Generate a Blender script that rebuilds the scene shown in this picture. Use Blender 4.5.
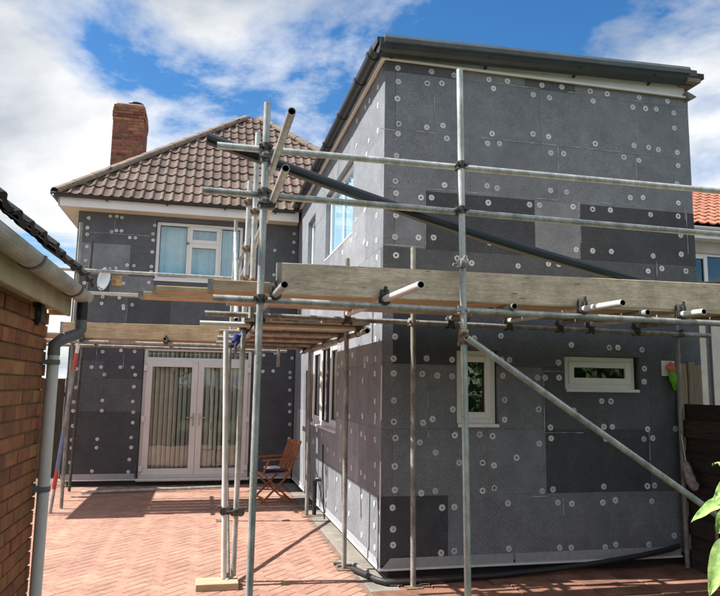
import bpy, bmesh, math, random
from mathutils import Vector, Matrix, noise as mnoise

random.seed(7)
for _o in list(bpy.data.objects):
    bpy.data.objects.remove(_o)
scn = bpy.context.scene
COL = scn.collection

# ------------------------------------------------------------------ camera
F_PX = 666.66
CAM = Vector((-1.6043, -6.0439, 1.7170))
_y, _p, _r = math.radians(12.91386), math.radians(7.65196), math.radians(0.91521)
_fw = Vector((math.sin(_y) * math.cos(_p), math.cos(_y) * math.cos(_p), math.sin(_p)))
_rt = Vector((math.cos(_y), -math.sin(_y), 0))
_up = _rt.cross(_fw)
R2 = _rt * math.cos(_r) + _up * math.sin(_r)
U2 = -_rt * math.sin(_r) + _up * math.cos(_r)
cam_d = bpy.data.cameras.new('camera')
cam = bpy.data.objects.new('camera', cam_d)
COL.objects.link(cam)
cam_d.sensor_fit = 'HORIZONTAL'
cam_d.sensor_width = 36.0
cam_d.lens = F_PX / 720 * 36
cam_d.clip_start = 0.05
cam_d.clip_end = 3000
cam.matrix_world = Matrix(((R2.x, U2.x, -_fw.x, CAM.x), (R2.y, U2.y, -_fw.y, CAM.y),
                           (R2.z, U2.z, -_fw.z, CAM.z), (0, 0, 0, 1)))
scn.camera = cam
scn.render.resolution_x = 1024
scn.render.resolution_y = 848

# ------------------------------------------------------------------ sun and sky
SUN_TO = Vector((-1.0, 0.15, 1.245)).normalized()          # direction towards the sun
sun_d = bpy.data.lights.new('sun', 'SUN')
sun_d.energy = 4.2
sun_d.angle = math.radians(0.53)
sun_d.color = (1.0, 0.965, 0.91)
sun = bpy.data.objects.new('sun', sun_d)
COL.objects.link(sun)
sun.rotation_euler = SUN_TO.to_track_quat('Z', 'Y').to_euler()
sun.location = (-20, 0, 30)

world = bpy.data.worlds.new('World')
scn.world = world
world.use_nodes = True
wn, wl = world.node_tree.nodes, world.node_tree.links
wn.clear()


def wnode(t, **kw):
    n = wn.new(t)
    for k, v in kw.items():
        setattr(n, k, v)
    return n


w_out = wnode('ShaderNodeOutputWorld')
w_bg = wnode('ShaderNodeBackground')
w_bg.inputs['Strength'].default_value = 0.054
sky = wnode('ShaderNodeTexSky', sky_type='NISHITA', sun_disc=False)
sky.sun_elevation = math.asin(SUN_TO.z)
sky.sun_rotation = math.atan2(SUN_TO.x, SUN_TO.y) % (2 * math.pi)
sky.air_density = 1.0
sky.dust_density = 0.4
sky.ozone_density = 2.5
tc = wnode('ShaderNodeTexCoord')
sep = wnode('ShaderNodeSeparateXYZ')
wl.new(tc.outputs['Generated'], sep.inputs[0])


def wmath(op, a, b=None, clamp=False):
    n = wnode('ShaderNodeMath', operation=op, use_clamp=clamp)
    for i, v in enumerate((a, b)):
        if v is None:
            continue
        if isinstance(v, (int, float)):
            n.inputs[i].default_value = v
        else:
            wl.new(v, n.inputs[i])
    return n.outputs[0]


zc = wmath('ADD', wmath('MAXIMUM', sep.outputs[2], 0.0), 0.22)
comb = wnode('ShaderNodeCombineXYZ')
wl.new(wmath('DIVIDE', sep.outputs[0], zc), comb.inputs[0])
wl.new(wmath('DIVIDE', sep.outputs[1], zc), comb.inputs[1])
CLOUD_OFF = (0.86, 5.2, 0.0)


def wnoise(scale, detail, rough, off, dist=0.0):
    m = wnode('ShaderNodeMapping')
    m.inputs['Location'].default_value = off
    wl.new(comb.outputs[0], m.inputs['Vector'])
    n = wnode('ShaderNodeTexNoise')
    n.inputs['Scale'].default_value = scale
    n.inputs['Detail'].default_value = detail
    n.inputs['Roughness'].default_value = rough
    n.inputs['Distortion'].default_value = dist
    wl.new(m.outputs[0], n.inputs['Vector'])
    return n.outputs['Fac']


def wramp(fac, stops):
    r = wnode('ShaderNodeValToRGB')
    while len(r.color_ramp.elements) < len(stops):
        r.color_ramp.elements.new(0.5)
    for e, (p, c) in zip(r.color_ramp.elements, stops):
        e.position = p
        e.color = (*c, 1)
    wl.new(fac, r.inputs[0])
    return r.outputs[0]


n_big = wnoise(1.15, 9.0, 0.58, CLOUD_OFF, 0.25)
mask = wramp(n_big, [(0.405, (0, 0, 0)), (0.445, (0.45, 0.45, 0.45)), (0.515, (1, 1, 1))])
n_sh = wnoise(1.0, 7.0, 0.55, (CLOUD_OFF[0] + 9.1, CLOUD_OFF[1] + 12.5, 0), 0.2)
cloud_col = wramp(n_sh, [(0.36, (3.4, 3.9, 4.5)), (0.45, (6.2, 6.5, 6.9)), (0.55, (8.6, 8.7, 8.8))])
sky_hs = wnode('ShaderNodeHueSaturation')
sky_hs.inputs['Saturation'].default_value = 1.32
sky_hs.inputs['Value'].default_value = 1.4
wl.new(sky.outputs[0], sky_hs.inputs['Color'])
mixc = wnode('ShaderNodeMix', data_type='RGBA')
wl.new(mask, mixc.inputs[0])
wl.new(sky_hs.outputs[0], mixc.inputs[6])
wl.new(cloud_col, mixc.inputs[7])
wl.new(mixc.outputs[2], w_bg.inputs['Color'])
wl.new(w_bg.outputs[0], w_out.inputs['Surface'])

vs = scn.view_settings
vs.view_transform = 'Standard'
vs.look = 'None'
vs.gamma = 1.0
vs.exposure = 1.15
vs.use_curve_mapping = False


# ------------------------------------------------------------------ pixel helpers (720 x 596 photograph)
def ray(x, y):
    return (R2 * (x - 360) - U2 * (y - 298)) / F_PX + _fw


def on(x, y, ax, val):
    d = ray(x, y)
    return CAM + d * ((val - CAM[ax]) / d[ax])


def proj(p):
    d = Vector(p) - CAM
    return 360 + F_PX * d.dot(R2) / d.dot(_fw), 298 - F_PX * d.dot(U2) / d.dot(_fw)


def fx(px, z, y=0.0):                       # X on the plane Y = y where image column px meets height z
    x = 0.0
    for _ in range(6):
        x = on(px, proj((x, y, z))[1], 1, y).x
    return x


# ------------------------------------------------------------------ materials
MATS = {}


def mat(name, col, rough=0.7, metal=0.0, var=0.15, scale=6.0, bump=0.0, bscale=60.0, rnd=0.0,
        col2=None, stretch=(1, 1, 1), spec=0.5, island=False, speck=None, hue=0.0, grain=0.0, gscale=140.0, stain=0.0, sscale=1.2):
    m = bpy.data.materials.new(name)
    m.use_nodes = True
    N, L = m.node_tree.nodes, m.node_tree.links
    b = N['Principled BSDF']
    b.inputs['Roughness'].default_value = rough
    b.inputs['Metallic'].default_value = metal
    b.inputs['Specular IOR Level'].default_value = spec
    t = N.new('ShaderNodeTexCoord')
    oi = N.new('ShaderNodeObjectInfo')
    ad = N.new('ShaderNodeVectorMath')
    ad.operation = 'MULTIPLY_ADD'
    ad.inputs[1].default_value = stretch
    L.new(t.outputs['Object'], ad.inputs[0])
    mu = N.new('ShaderNodeMath')
    mu.operation = 'MULTIPLY'
    mu.inputs[1].default_value = 37.0
    L.new(oi.outputs['Random'], mu.inputs[0])
    L.new(mu.outputs[0], ad.inputs[2])
    nz = N.new('ShaderNodeTexNoise')
    nz.inputs['Scale'].default_value = scale
    nz.inputs['Detail'].default_value = 4
    nz.inputs['Roughness'].default_value = 0.62
    L.new(ad.outputs[0], nz.inputs['Vector'])
    rp = N.new('ShaderNodeValToRGB')
    c2 = col2 if col2 else tuple(min(1, c * (1 + var)) for c in col)
    c1 = tuple(c * (1 - var) for c in col)
    rp.color_ramp.elements[0].position = 0.32
    rp.color_ramp.elements[1].position = 0.68
    rp.color_ramp.elements[0].color = (*c1, 1)
    rp.color_ramp.elements[1].color = (*c2, 1)
    L.new(nz.outputs['Fac'], rp.inputs[0])
    out = rp.outputs[0]
    if rnd > 0 or island:
        src = oi.outputs['Random']
        if island:
            g = N.new('ShaderNodeNewGeometry')
            a2 = N.new('ShaderNodeMath')
            a2.operation = 'ADD'
            L.new(oi.outputs['Random'], a2.inputs[0])
            L.new(g.outputs['Random Per Island'], a2.inputs[1])
            fr = N.new('ShaderNodeMath')
            fr.operation = 'FRACT'
            L.new(a2.outputs[0], fr.inputs[0])
            src = fr.outputs[0]
        mr = N.new('ShaderNodeMapRange')
        mr.inputs['To Min'].default_value = 1 - rnd
        mr.inputs['To Max'].default_value = 1 + rnd
        L.new(src, mr.inputs['Value'])
        hs = N.new('ShaderNodeHueSaturation')
        L.new(mr.outputs[0], hs.inputs['Value'])
        if hue > 0:
            m7 = N.new('ShaderNodeMath')
            m7.operation = 'MULTIPLY'
            m7.inputs[1].default_value = 7.31
            L.new(src, m7.inputs[0])
            f7 = N.new('ShaderNodeMath')
            f7.operation = 'FRACT'
            L.new(m7.outputs[0], f7.inputs[0])
            mh = N.new('ShaderNodeMapRange')
            mh.inputs['To Min'].default_value = 0.5 - hue
            mh.inputs['To Max'].default_value = 0.5 + hue
            L.new(f7.outputs[0], mh.inputs['Value'])
            L.new(mh.outputs[0], hs.inputs['Hue'])
        L.new(out, hs.inputs['Color'])
        out = hs.outputs[0]
    if speck:
        sc, thr, scol = speck
        vo = N.new('ShaderNodeTexVoronoi')
        vo.inputs['Scale'].default_value = sc
        L.new(ad.outputs[0], vo.inputs['Vector'])
        # only some cells carry a visible bead
        sp = N.new('ShaderNodeSeparateColor')
        L.new(vo.outputs['Color'], sp.inputs[0])
        g1 = N.new('ShaderNodeMath')
        g1.operation = 'GREATER_THAN'
        g1.inputs[1].default_value = 0.45
        L.new(sp.outputs[0], g1.inputs[0])
        g2 = N.new('ShaderNodeMath')
        g2.operation = 'LESS_THAN'
        g2.inputs[1].default_value = thr
        L.new(vo.outputs['Distance'], g2.inputs[0])
        g3 = N.new('ShaderNodeMath')
        g3.operation = 'MULTIPLY'
        L.new(g1.outputs[0], g3.inputs[0])
        L.new(g2.outputs[0], g3.inputs[1])
        mx = N.new('ShaderNodeMix')
        mx.data_type = 'RGBA'
        L.new(g3.outputs[0], mx.inputs[0])
        L.new(out, mx.inputs[6])
        mx.inputs[7].default_value = (*scol, 1)
        out = mx.outputs[2]
    for amt, scl, world_space in ((grain, gscale, False), (stain, sscale, True)):
        if amt <= 0:
            continue
        gn = N.new('ShaderNodeTexNoise')
        gn.inputs['Scale'].default_value = scl
        gn.inputs['Detail'].default_value = 5 if world_space else 1
        gn.inputs['Roughness'].default_value = 0.6
        if world_space:
            gp_ = N.new('ShaderNodeNewGeometry')
            L.new(gp_.outputs['Position'], gn.inputs['Vector'])
        else:
            L.new(ad.outputs[0], gn.inputs['Vector'])
        gm = N.new('ShaderNodeMapRange')
        gm.inputs['From Min'].default_value = 0.30
        gm.inputs['From Max'].default_value = 0.70
        gm.inputs['To Min'].default_value = 1 - amt
        gm.inputs['To Max'].default_value = 1 + amt
        L.new(gn.outputs['Fac'], gm.inputs['Value'])
        vm = N.new('ShaderNodeVectorMath')
        vm.operation = 'SCALE'
        L.new(out, vm.inputs[0])
        L.new(gm.outputs[0], vm.inputs['Scale'])
        out = vm.outputs[0]
    L.new(out, b.inputs['Base Color'])
    if bump > 0:
        n2 = N.new('ShaderNodeTexNoise')
        n2.inputs['Scale'].default_value = bscale
        n2.inputs['Detail'].default_value = 2
        L.new(ad.outputs[0], n2.inputs['Vector'])
        bp = N.new('ShaderNodeBump')
        bp.inputs['Strength'].default_value = bump
        bp.inputs['Distance'].default_value = 0.01
        L.new(n2.outputs['Fac'], bp.inputs['Height'])
        L.new(bp.outputs[0], b.inputs['Normal'])
    MATS[name] = m
    return m


def glass(name, tint, ior=1.75):
    m = bpy.data.materials.new(name)
    m.use_nodes = True
    N, L = m.node_tree.nodes, m.node_tree.links
    N.remove(N['Principled BSDF'])
    tr = N.new('ShaderNodeBsdfTransparent')
    tr.inputs[0].default_value = (*tint, 1)
    gl = N.new('ShaderNodeBsdfGlossy')
    gl.inputs['Roughness'].default_value = 0.015
    gl.inputs[0].default_value = (0.95, 0.97, 1, 1)
    # Schlick reflectance, the same on both faces of the pane
    r0 = ((ior - 1) / (ior + 1)) ** 2
    lw = N.new('ShaderNodeLayerWeight')
    lw.inputs['Blend'].default_value = 0.5
    pw = N.new('ShaderNodeMath')
    pw.operation = 'POWER'
    pw.inputs[1].default_value = 5.0
    L.new(lw.outputs['Facing'], pw.inputs[0])
    fr = N.new('ShaderNodeMath')
    fr.operation = 'MULTIPLY_ADD'
    fr.inputs[1].default_value = 1 - r0
    fr.inputs[2].default_value = r0
    L.new(pw.outputs[0], fr.inputs[0])
    nz = N.new('ShaderNodeTexNoise')
    nz.inputs['Scale'].default_value = 1.6
    tcn = N.new('ShaderNodeTexCoord')
    L.new(tcn.outputs['Object'], nz.inputs['Vector'])
    bp = N.new('ShaderNodeBump')
    bp.inputs['Strength'].default_value = 0.12
    bp.inputs['Distance'].default_value = 0.02
    L.new(nz.outputs['Fac'], bp.inputs['Height'])
    L.new(bp.outputs[0], gl.inputs['Normal'])
    mx = N.new('ShaderNodeMixShader')
    L.new(fr.outputs[0], mx.inputs[0])
    L.new(tr.outputs[0], mx.inputs[1])
    L.new(gl.outputs[0], mx.inputs[2])
    L.new(mx.outputs[0], N['Material Output'].inputs[0])
    MATS[name] = m
    return m


EPS_W = (0.55, 0.55, 0.55)
mat('eps_dark', (0.062, 0.068, 0.078), 0.85, var=0.10, scale=9, bump=0.15, bscale=160, rnd=0.07, speck=(60, 0.18, (0.16, 0.17, 0.18)), grain=0.26, gscale=130, stain=0.16, sscale=2.4)
mat('eps_mid_dark', (0.096, 0.106, 0.12), 0.85, var=0.10, scale=9, bump=0.15, bscale=160, rnd=0.07, speck=(60, 0.18, (0.24, 0.25, 0.26)), grain=0.26, gscale=130, stain=0.16, sscale=2.4)
mat('eps_mid', (0.19, 0.207, 0.23), 0.85, var=0.10, scale=9, bump=0.15, bscale=160, rnd=0.07, speck=(60, 0.18, (0.4, 0.41, 0.42)), grain=0.26, gscale=130, stain=0.16, sscale=2.4)
mat('eps_light', (0.245, 0.258, 0.28), 0.85, var=0.10, scale=9, bump=0.15, bscale=160, rnd=0.07, speck=(60, 0.18, (0.46, 0.47, 0.48)), grain=0.26, gscale=130, stain=0.16, sscale=2.4)
mat('eps_side', (0.185, 0.2, 0.222), 0.85, var=0.10, scale=9, bump=0.15, bscale=160, rnd=0.07, speck=(60, 0.18, (0.4, 0.41, 0.42)), grain=0.26, gscale=130, stain=0.16, sscale=2.4)
mat('wall_core', (0.45, 0.45, 0.44), 0.9, var=0.3, scale=5)
mat('foam', (0.50, 0.51, 0.52), 0.9, var=0.2, scale=30)
mat('disc', (0.60, 0.61, 0.62), 0.6, var=0.14, scale=40, rnd=0.20)
mat('disc_dimple', (0.34, 0.34, 0.35), 0.7)
mat('trim_metal', (0.80, 0.80, 0.80), 0.45, 0.0, var=0.08, scale=12)
mat('mesh_strip', (0.36, 0.37, 0.38), 0.8, var=0.1, scale=20)
mat('upvc', (0.78, 0.78, 0.77), 0.32, var=0.03, scale=4)
mat('upvc_cream', (0.84, 0.83, 0.79), 0.35, var=0.04, scale=5)
mat('upvc_grey', (0.70, 0.68, 0.67), 0.38, var=0.05, scale=5)
mat('fascia', (0.80, 0.80, 0.79), 0.35, var=0.05, scale=5)
mat('soffit', (0.66, 0.57, 0.42), 0.5, var=0.08, scale=5)
glass('glass', (0.90, 0.93, 0.92), 1.7)
glass('glass_clear', (0.95, 0.97, 0.98), 1.22)
glass('glass_dark', (0.55, 0.62, 0.58), 1.9)
mat('blind', (0.80, 0.80, 0.72), 0.8, var=0.12, scale=6)
mat('curtain', (0.50, 0.78, 0.97), 0.85, var=0.10, scale=4)
mat('interior', (0.06, 0.06, 0.06), 0.9)
mat('black_plastic', (0.018, 0.019, 0.021), 0.38, var=0.25, scale=8)
mat('gutter_dark', (0.016, 0.022, 0.027), 0.36, var=0.2, scale=6)
mat('gutter_slate', (0.030, 0.040, 0.046), 0.4, var=0.2, scale=6)
mat('roof_trim', (0.075, 0.096, 0.106), 0.45, var=0.2, scale=6)
mat('lead', (0.16, 0.165, 0.17), 0.5, var=0.2, scale=8)
mat('galv', (0.40, 0.42, 0.40), 0.42, 0.3, var=0.32, scale=7, stretch=(2, 2, .8), rnd=0.15, bump=0.05, bscale=30, grain=.12, gscale=60, speck=(26, 0.20, (.52, .50, .45)), stain=.18, sscale=5)
mat('galv_old', (0.26, 0.255, 0.23), 0.6, 0.15, var=0.38, scale=7, stretch=(2, 2, .8), rnd=0.15, bump=0.08, bscale=30, grain=.15, gscale=60, speck=(20, 0.24, (.20, .12, .07)), stain=.2, sscale=5)
mat('galv_bright', (0.60, 0.60, 0.57), 0.45, 0.2, var=0.18, scale=5, rnd=0.1)
mat('tube_inside', (0.02, 0.02, 0.02), 0.9)
mat('coupler', (0.10, 0.095, 0.085), 0.55, 0.5, var=0.4, scale=25, rnd=0.3)
mat('coupler_rust', (0.22, 0.15, 0.10), 0.75, 0.2, var=0.4, scale=25, rnd=0.3)
mat('plank', (0.46, 0.34, 0.21), 0.8, var=0.22, scale=3.5, stretch=(1, 14, 14), bump=0.25, bscale=18, rnd=0.14, hue=0.012, grain=.12, gscale=30, stain=.2, sscale=5)
mat('plank_y', (0.40, 0.30, 0.19), 0.8, var=0.22, scale=3.5, stretch=(14, 1, 14), bump=0.25, bscale=18, rnd=0.14, hue=0.012)
mat('plank_grey', (0.63, 0.51, 0.375), 0.85, var=0.20, scale=5.0, stretch=(1, 7, 7), bump=0.3, bscale=22, grain=.16, gscale=26, speck=(4.2, 0.13, (.26, .19, .12)), stain=.22, sscale=6)
mat('pad_wood', (0.44, 0.34, 0.225), 0.85, var=0.2, scale=4, stretch=(1, 10, 10), bump=0.2, bscale=20)
mat('roof_tile', (0.118, 0.080, 0.062), 0.85, var=0.28, scale=9, bump=0.25, bscale=60, rnd=0.24, island=True, hue=0.015, stain=.22, sscale=2.2, grain=.2, gscale=70)
mat('hip_tile', (0.19, 0.145, 0.11), 0.8, var=0.25, scale=7, bump=0.25, bscale=60, rnd=0.15)
mat('roof_felt', (0.05, 0.04, 0.035), 0.9)
mat('orange_tile', (0.34, 0.125, 0.075), 0.75, var=0.2, scale=8, rnd=0.15, island=True, hue=0.01, bump=0.15, bscale=50)
mat('chimney_brick', (0.27, 0.105, 0.062), 0.85, var=0.35, scale=9, bump=0.3, bscale=70, rnd=0.42, hue=0.02, island=True)
mat('garage_brick', (0.29, 0.122, 0.052), 0.85, var=0.28, scale=8, bump=0.35, bscale=80, rnd=0.28, hue=0.014, island=True)
mat('mortar', (0.27, 0.17, 0.10), 0.95, var=0.15, scale=20, bump=0.3, bscale=120)
mat('mortar_grey', (0.42, 0.36, 0.30), 0.95, var=0.15, scale=20)
mat('paver', (0.37, 0.205, 0.150), 0.85, var=0.16, scale=14, bump=0.25, bscale=120, rnd=0.11, hue=0.006, stain=0.16, sscale=1.4, grain=.15, gscale=160, island=True)
mat('joint_sand', (0.20, 0.13, 0.10), 0.95, var=0.3, scale=8)
mat('red_slab', (0.24, 0.115, 0.075), 0.85, var=0.30, scale=3.0, bump=0.3, bscale=60, rnd=0.15, stain=.3, sscale=4, grain=.2, gscale=90)
mat('concrete', (0.23, 0.21, 0.18), 0.9, var=0.25, scale=5, bump=0.3, bscale=60)
mat('earth', (0.105, 0.10, 0.085), 0.95, var=0.3, scale=.5)
mat('grass', (0.060, 0.078, 0.034), 0.9, var=0.35, scale=1.5, bump=0.3, bscale=30)
mat('leaf_tree', (0.055, 0.10, 0.022), 0.7, var=0.3, scale=2, rnd=0.3, island=True, hue=0.02)
mat('leaf_plant', (0.30, 0.46, 0.13), 0.5, var=0.28, scale=28, rnd=0.12, hue=0.01, bump=0.3, bscale=60)
mat('bark', (0.12, 0.09, 0.06), 0.9, var=0.3, scale=12, bump=0.5, bscale=30)
mat('stem_green', (0.16, 0.28, 0.06), 0.6)
mat('sleeper', (0.040, 0.030, 0.022), 0.9, var=0.4, scale=5, stretch=(10, 1, 10), bump=0.4, bscale=25, rnd=0.3)
mat('fence_board', (0.21, 0.165, 0.12), 0.85, var=0.3, scale=4, stretch=(12, 12, 1), bump=0.3, bscale=25, rnd=0.25)
mat('fence_dark', (0.10, 0.075, 0.055), 0.9, var=0.3, scale=4, stretch=(12, 12, 1), bump=0.3, bscale=25, rnd=0.3)
mat('teak', (0.34, 0.115, 0.035), 0.5, var=0.25, scale=10, rnd=0.12)
mat('cushion', (0.030, 0.028, 0.10), 0.9, var=0.3, scale=8)
mat('paper', (0.78, 0.78, 0.78), 0.8, var=0.05)
mat('pipe_grey', (0.66, 0.64, 0.62), 0.5, var=0.12, scale=5)
mat('pipe_dark', (0.15, 0.155, 0.16), 0.55, var=0.25, scale=8)
mat('gutter_old', (0.46, 0.45, 0.42), 0.6, var=0.28, scale=5, stretch=(3, 1, 3), bump=0.1)
mat('timber_cream', (0.52, 0.42, 0.27), 0.7, var=0.2, scale=5)
mat('garage_tile', (0.030, 0.026, 0.026), 0.75, var=0.4, scale=9, bump=0.3, bscale=50, rnd=0.4, island=True)
mat('paint_red', (0.55, 0.07, 0.05), 0.5, var=0.15, scale=12)
mat('paint_blue', (0.15, 0.22, 0.35), 0.5, var=0.2, scale=12)
mat('paint_white', (0.72, 0.70, 0.66), 0.5, var=0.1, scale=12)
mat('hose', (0.022, 0.021, 0.022), 0.55, var=0.35, scale=18)
mat('hose_grey', (0.22, 0.18, 0.17), 0.6, var=0.3, scale=18)
mat('dish', (0.20, 0.225, 0.25), 0.5, var=0.06)
mat('ply', (0.55, 0.35, 0.16), 0.7, var=0.3, scale=14)
mat('glove_green', (0.16, 0.55, 0.05), 0.7, var=0.2, scale=18)
mat('glove_pink', (0.62, 0.20, 0.15), 0.7, var=0.3, scale=18)
mat('bundle', (0.38, 0.30, 0.28), 0.8, var=0.45, scale=22)
mat('blue_rope', (0.04, 0.06, 0.30), 0.7, var=0.3, scale=18)
mat('hivis', (0.55, 0.60, 0.04), 0.7, var=0.3, scale=6)
mat('hivis_red', (0.62, 0.10, 0.05), 0.7, var=0.2, scale=6)
mat('render_cream', (0.55, 0.50, 0.42), 0.9, var=0.1, scale=4)


# ------------------------------------------------------------------ mesh building
class MB:
    def __init__(self):
        self.v, self.f, self.m, self.s = [], [], [], []

    def add(self, verts, faces, mi=0, smooth=False):
        o = len(self.v)
        self.v += [Vector(p) for p in verts]
        for f in faces:
            self.f.append([i + o for i in f])
            self.m.append(mi)
            self.s.append(smooth)
        return self

    def box(self, x0, x1, y0, y1, z0, z1, mi=0, M=None):
        p = [Vector((x, y, z)) for z in (z0, z1) for y in (y0, y1) for x in (x0, x1)]
        if M is not None:
            p = [M @ q for q in p]
        return self.add(p, [(0, 2, 3, 1), (4, 5, 7, 6), (0, 1, 5, 4), (2, 6, 7, 3), (0, 4, 6, 2), (1, 3, 7, 5)], mi)

    def bar(self, p0, p1, w, h, up=(0, 0, 1), mi=0):         # a rectangular stick between two points
        p0, p1 = Vector(p0), Vector(p1)
        a = (p1 - p0).normalized()
        s = a.cross(Vector(up))
        if s.length < 1e-4:
            s = a.cross(Vector((1, 0, 0)))
        s.normalize()
        u = s.cross(a)
        q = []
        for p in (p0, p1):
            q += [p - s * w / 2 - u * h / 2, p + s * w / 2 - u * h / 2, p + s * w / 2 + u * h / 2, p - s * w / 2 + u * h / 2]
        return self.add(q, [(3, 2, 1, 0), (4, 5, 6, 7), (0, 1, 5, 4), (1, 2, 6, 5), (2, 3, 7, 6), (3, 0, 4, 7)], mi)

    def tube(self, p0, p1, r, n=14, hollow=True, mi=0, mi_in=1, r1=None):
        p0, p1 = Vector(p0), Vector(p1)
        r1 = r if r1 is None else r1
        a = (p1 - p0).normalized()
        s = a.orthogonal().normalized()
        u = a.cross(s)
        ring = lambda c, rr: [c + (s * math.cos(2 * math.pi * i / n) + u * math.sin(2 * math.pi * i / n)) * rr for i in range(n)]
        A, B = ring(p0, r), ring(p1, r1)
        self.add(A + B, [(i, (i + 1) % n, n + (i + 1) % n, n + i) for i in range(n)], mi, True)
        for c, rr, d, flip in ((p0, r, a, True), (p1, r1, -a, False)):
            if hollow:
                O, I, D = ring(c, rr), ring(c, rr * 0.80), ring(c + d * rr * 5, rr * 0.80)
                fs = [(i, (i + 1) % n, n + (i + 1) % n, n + i) for i in range(n)]
                fs = [f[::-1] for f in fs] if flip else fs
                self.add(O + I, [f[::-1] for f in fs] if not flip else [f[::-1] for f in fs], mi)
                self.add(I + D, fs, mi_in)
                self.add(D, [tuple(range(n))], mi_in)
            else:
                self.add(ring(c, rr), [tuple(range(n))[::-1] if flip else tuple(range(n))], mi)
        return self

    def sweep(self, pts, r, n=10, mi=0, radii=None):
        pts = [Vector(p) for p in pts]
        rings = []
        prev = None
        for i, p in enumerate(pts):
            d = (pts[min(i + 1, len(pts) - 1)] - pts[max(i - 1, 0)]).normalized()
            s = d.orthogonal() if prev is None else (prev - d * prev.dot(d))
            s.normalize()
            prev = s
            u = d.cross(s)
            rr = radii[i] if radii else r
            rings.append([p + (s * math.cos(2 * math.pi * k / n) + u * math.sin(2 * math.pi * k / n)) * rr for k in range(n)])
        vs = [q for R in rings for q in R]
        fs = [(i * n + k, i * n + (k + 1) % n, (i + 1) * n + (k + 1) % n, (i + 1) * n + k) for i in range(len(pts) - 1) for k in range(n)]
        self.add(vs, fs, mi, True)
        self.add(rings[0], [tuple(range(n))[::-1]], mi)
        self.add(rings[-1], [tuple(range(n))], mi)
        return self

    def extrude(self, prof, p0, axis, length, mi=0, smooth=False, close=True):
        # prof: points (a, b) in the plane across `axis` ('x': a=Y b=Z, 'y': a=X b=Z, 'z': a=X b=Y)
        mk = {'x': lambda a, b, t: (t, a, b), 'y': lambda a, b, t: (a, t, b), 'z': lambda a, b, t: (a, b, t)}[axis]
        n = len(prof)
        p0 = Vector(p0)
        A = [p0 + Vector(mk(a, b, 0)) for a, b in prof]
        B = [p0 + Vector(mk(a, b, length)) for a, b in prof]
        rng = range(n) if close else range(n - 1)
        self.add(A + B, [(i, (i + 1) % n, n + (i + 1) % n, n + i) for i in rng], mi, smooth)
        if close:
            self.add(A, [tuple(range(n))[::-1]], mi)
            self.add(B, [tuple(range(n))], mi)
        return self

    def lathe(self, prof, c=(0, 0, 0), n=16, mi=0, M=None):
        c = Vector(c)
        vs = []
        for r, z in prof:
            for k in range(n):
                q = Vector((r * math.cos(2 * math.pi * k / n), r * math.sin(2 * math.pi * k / n), z))
                vs.append(c + (M @ q if M is not None else q))
        fs = [(i * n + k, i * n + (k + 1) % n, (i + 1) * n + (k + 1) % n, (i + 1) * n + k) for i in range(len(prof) - 1) for k in range(n)]
        self.add(vs, fs, mi, True)
        self.add(vs[:n], [tuple(range(n))[::-1]], mi)
        self.add(vs[-n:], [tuple(range(n))], mi)
        return self

    def mesh(self, name, mats, base=(0, 0, 0), bevel=0.0, recalc=True):
        me = bpy.data.meshes.new(name)
        base = Vector(base)
        me.from_pydata([v - base for v in self.v], [], self.f)
        me.polygons.foreach_set('material_index', self.m)
        me.polygons.foreach_set('use_smooth', self.s)
        for k in (mats if isinstance(mats, (list, tuple)) else [mats]):
            me.materials.append(MATS[k])
        if recalc or bevel > 0:
            bm = bmesh.new()
            bm.from_mesh(me)
            if bevel > 0:
                bmesh.ops.bevel(bm, geom=[e for e in bm.edges if len(e.link_faces) == 2 and e.calc_face_angle(0) > 0.6],
                                offset=bevel, segments=1, affect='EDGES', clamp_overlap=True)
            if recalc:
                bmesh.ops.recalc_face_normals(bm, faces=bm.faces)
            bm.to_mesh(me)
            bm.free()
        me.update()
        return me

    def build(self, name, mats, parent=None, bevel=0.0, recalc=True, base=None):
        """One mesh object. Vertices are given in world space; a part sits at its thing's base."""
        if base is None:
            base = world_loc(parent) if parent else Vector((0, 0, 0))
        me = self.mesh(name, mats, base, bevel, recalc)
        return place(name, me, parent, base if parent is None else (0, 0, 0))


def world_loc(o):
    p = Vector((0, 0, 0))
    while o:
        p += o.location
        o = o.parent
    return p


def place(name, me, parent=None, loc=(0, 0, 0), rot=None):
    o = bpy.data.objects.new(name, me)
    COL.objects.link(o)
    o.parent = parent
    o.location = loc
    if rot is not None:
        o.rotation_euler = rot
    return o


def tag(o, label=None, cat=None, group=None, kind=None):
    if label:
        o['label'] = label
    if cat:
        o['category'] = cat
    if group:
        o['group'] = group
    if kind:
        o['kind'] = kind
    return o


def thing(name, label, cat, loc=(0, 0, 0), group=None):
    o = bpy.data.objects.new(name, None)
    o.empty_display_size = 0.1
    COL.objects.link(o)
    o.location = loc
    return tag(o, label, cat, group)


def cut(rect, holes):                        # rectangle minus rectangles
    out = [rect]
    for h in holes:
        nxt = []
        for a0, a1, b0, b1 in out:
            h0, h1, k0, k1 = max(a0, h[0]), min(a1, h[1]), max(b0, h[2]), min(b1, h[3])
            if h0 >= h1 or k0 >= k1:
                nxt.append((a0, a1, b0, b1))
                continue
            if b0 < k0:
                nxt.append((a0, a1, b0, k0))
            if k1 < b1:
                nxt.append((a0, a1, k1, b1))
            if a0 < h0:
                nxt.append((a0, h0, k0, k1))
            if h1 < a1:
                nxt.append((h1, a1, k0, k1))
        out = nxt
    return [r for r in out if r[1] - r[0] > 0.004 and r[3] - r[2] > 0.004]


# ------------------------------------------------------------------ ground
g = MB().add([(-400, -400, -0.06), (400, -400, -0.06), (400, 400, -0.06), (-400, 400, -0.06)], [(0, 1, 2, 3)])
tag(g.build('ground', 'earth', recalc=False), kind='structure')
lawn = MB().box(-12, 9.0, -24, -1.62, -0.059, -0.012)
tag(lawn.build('lawn', 'grass'), kind='structure')

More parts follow.
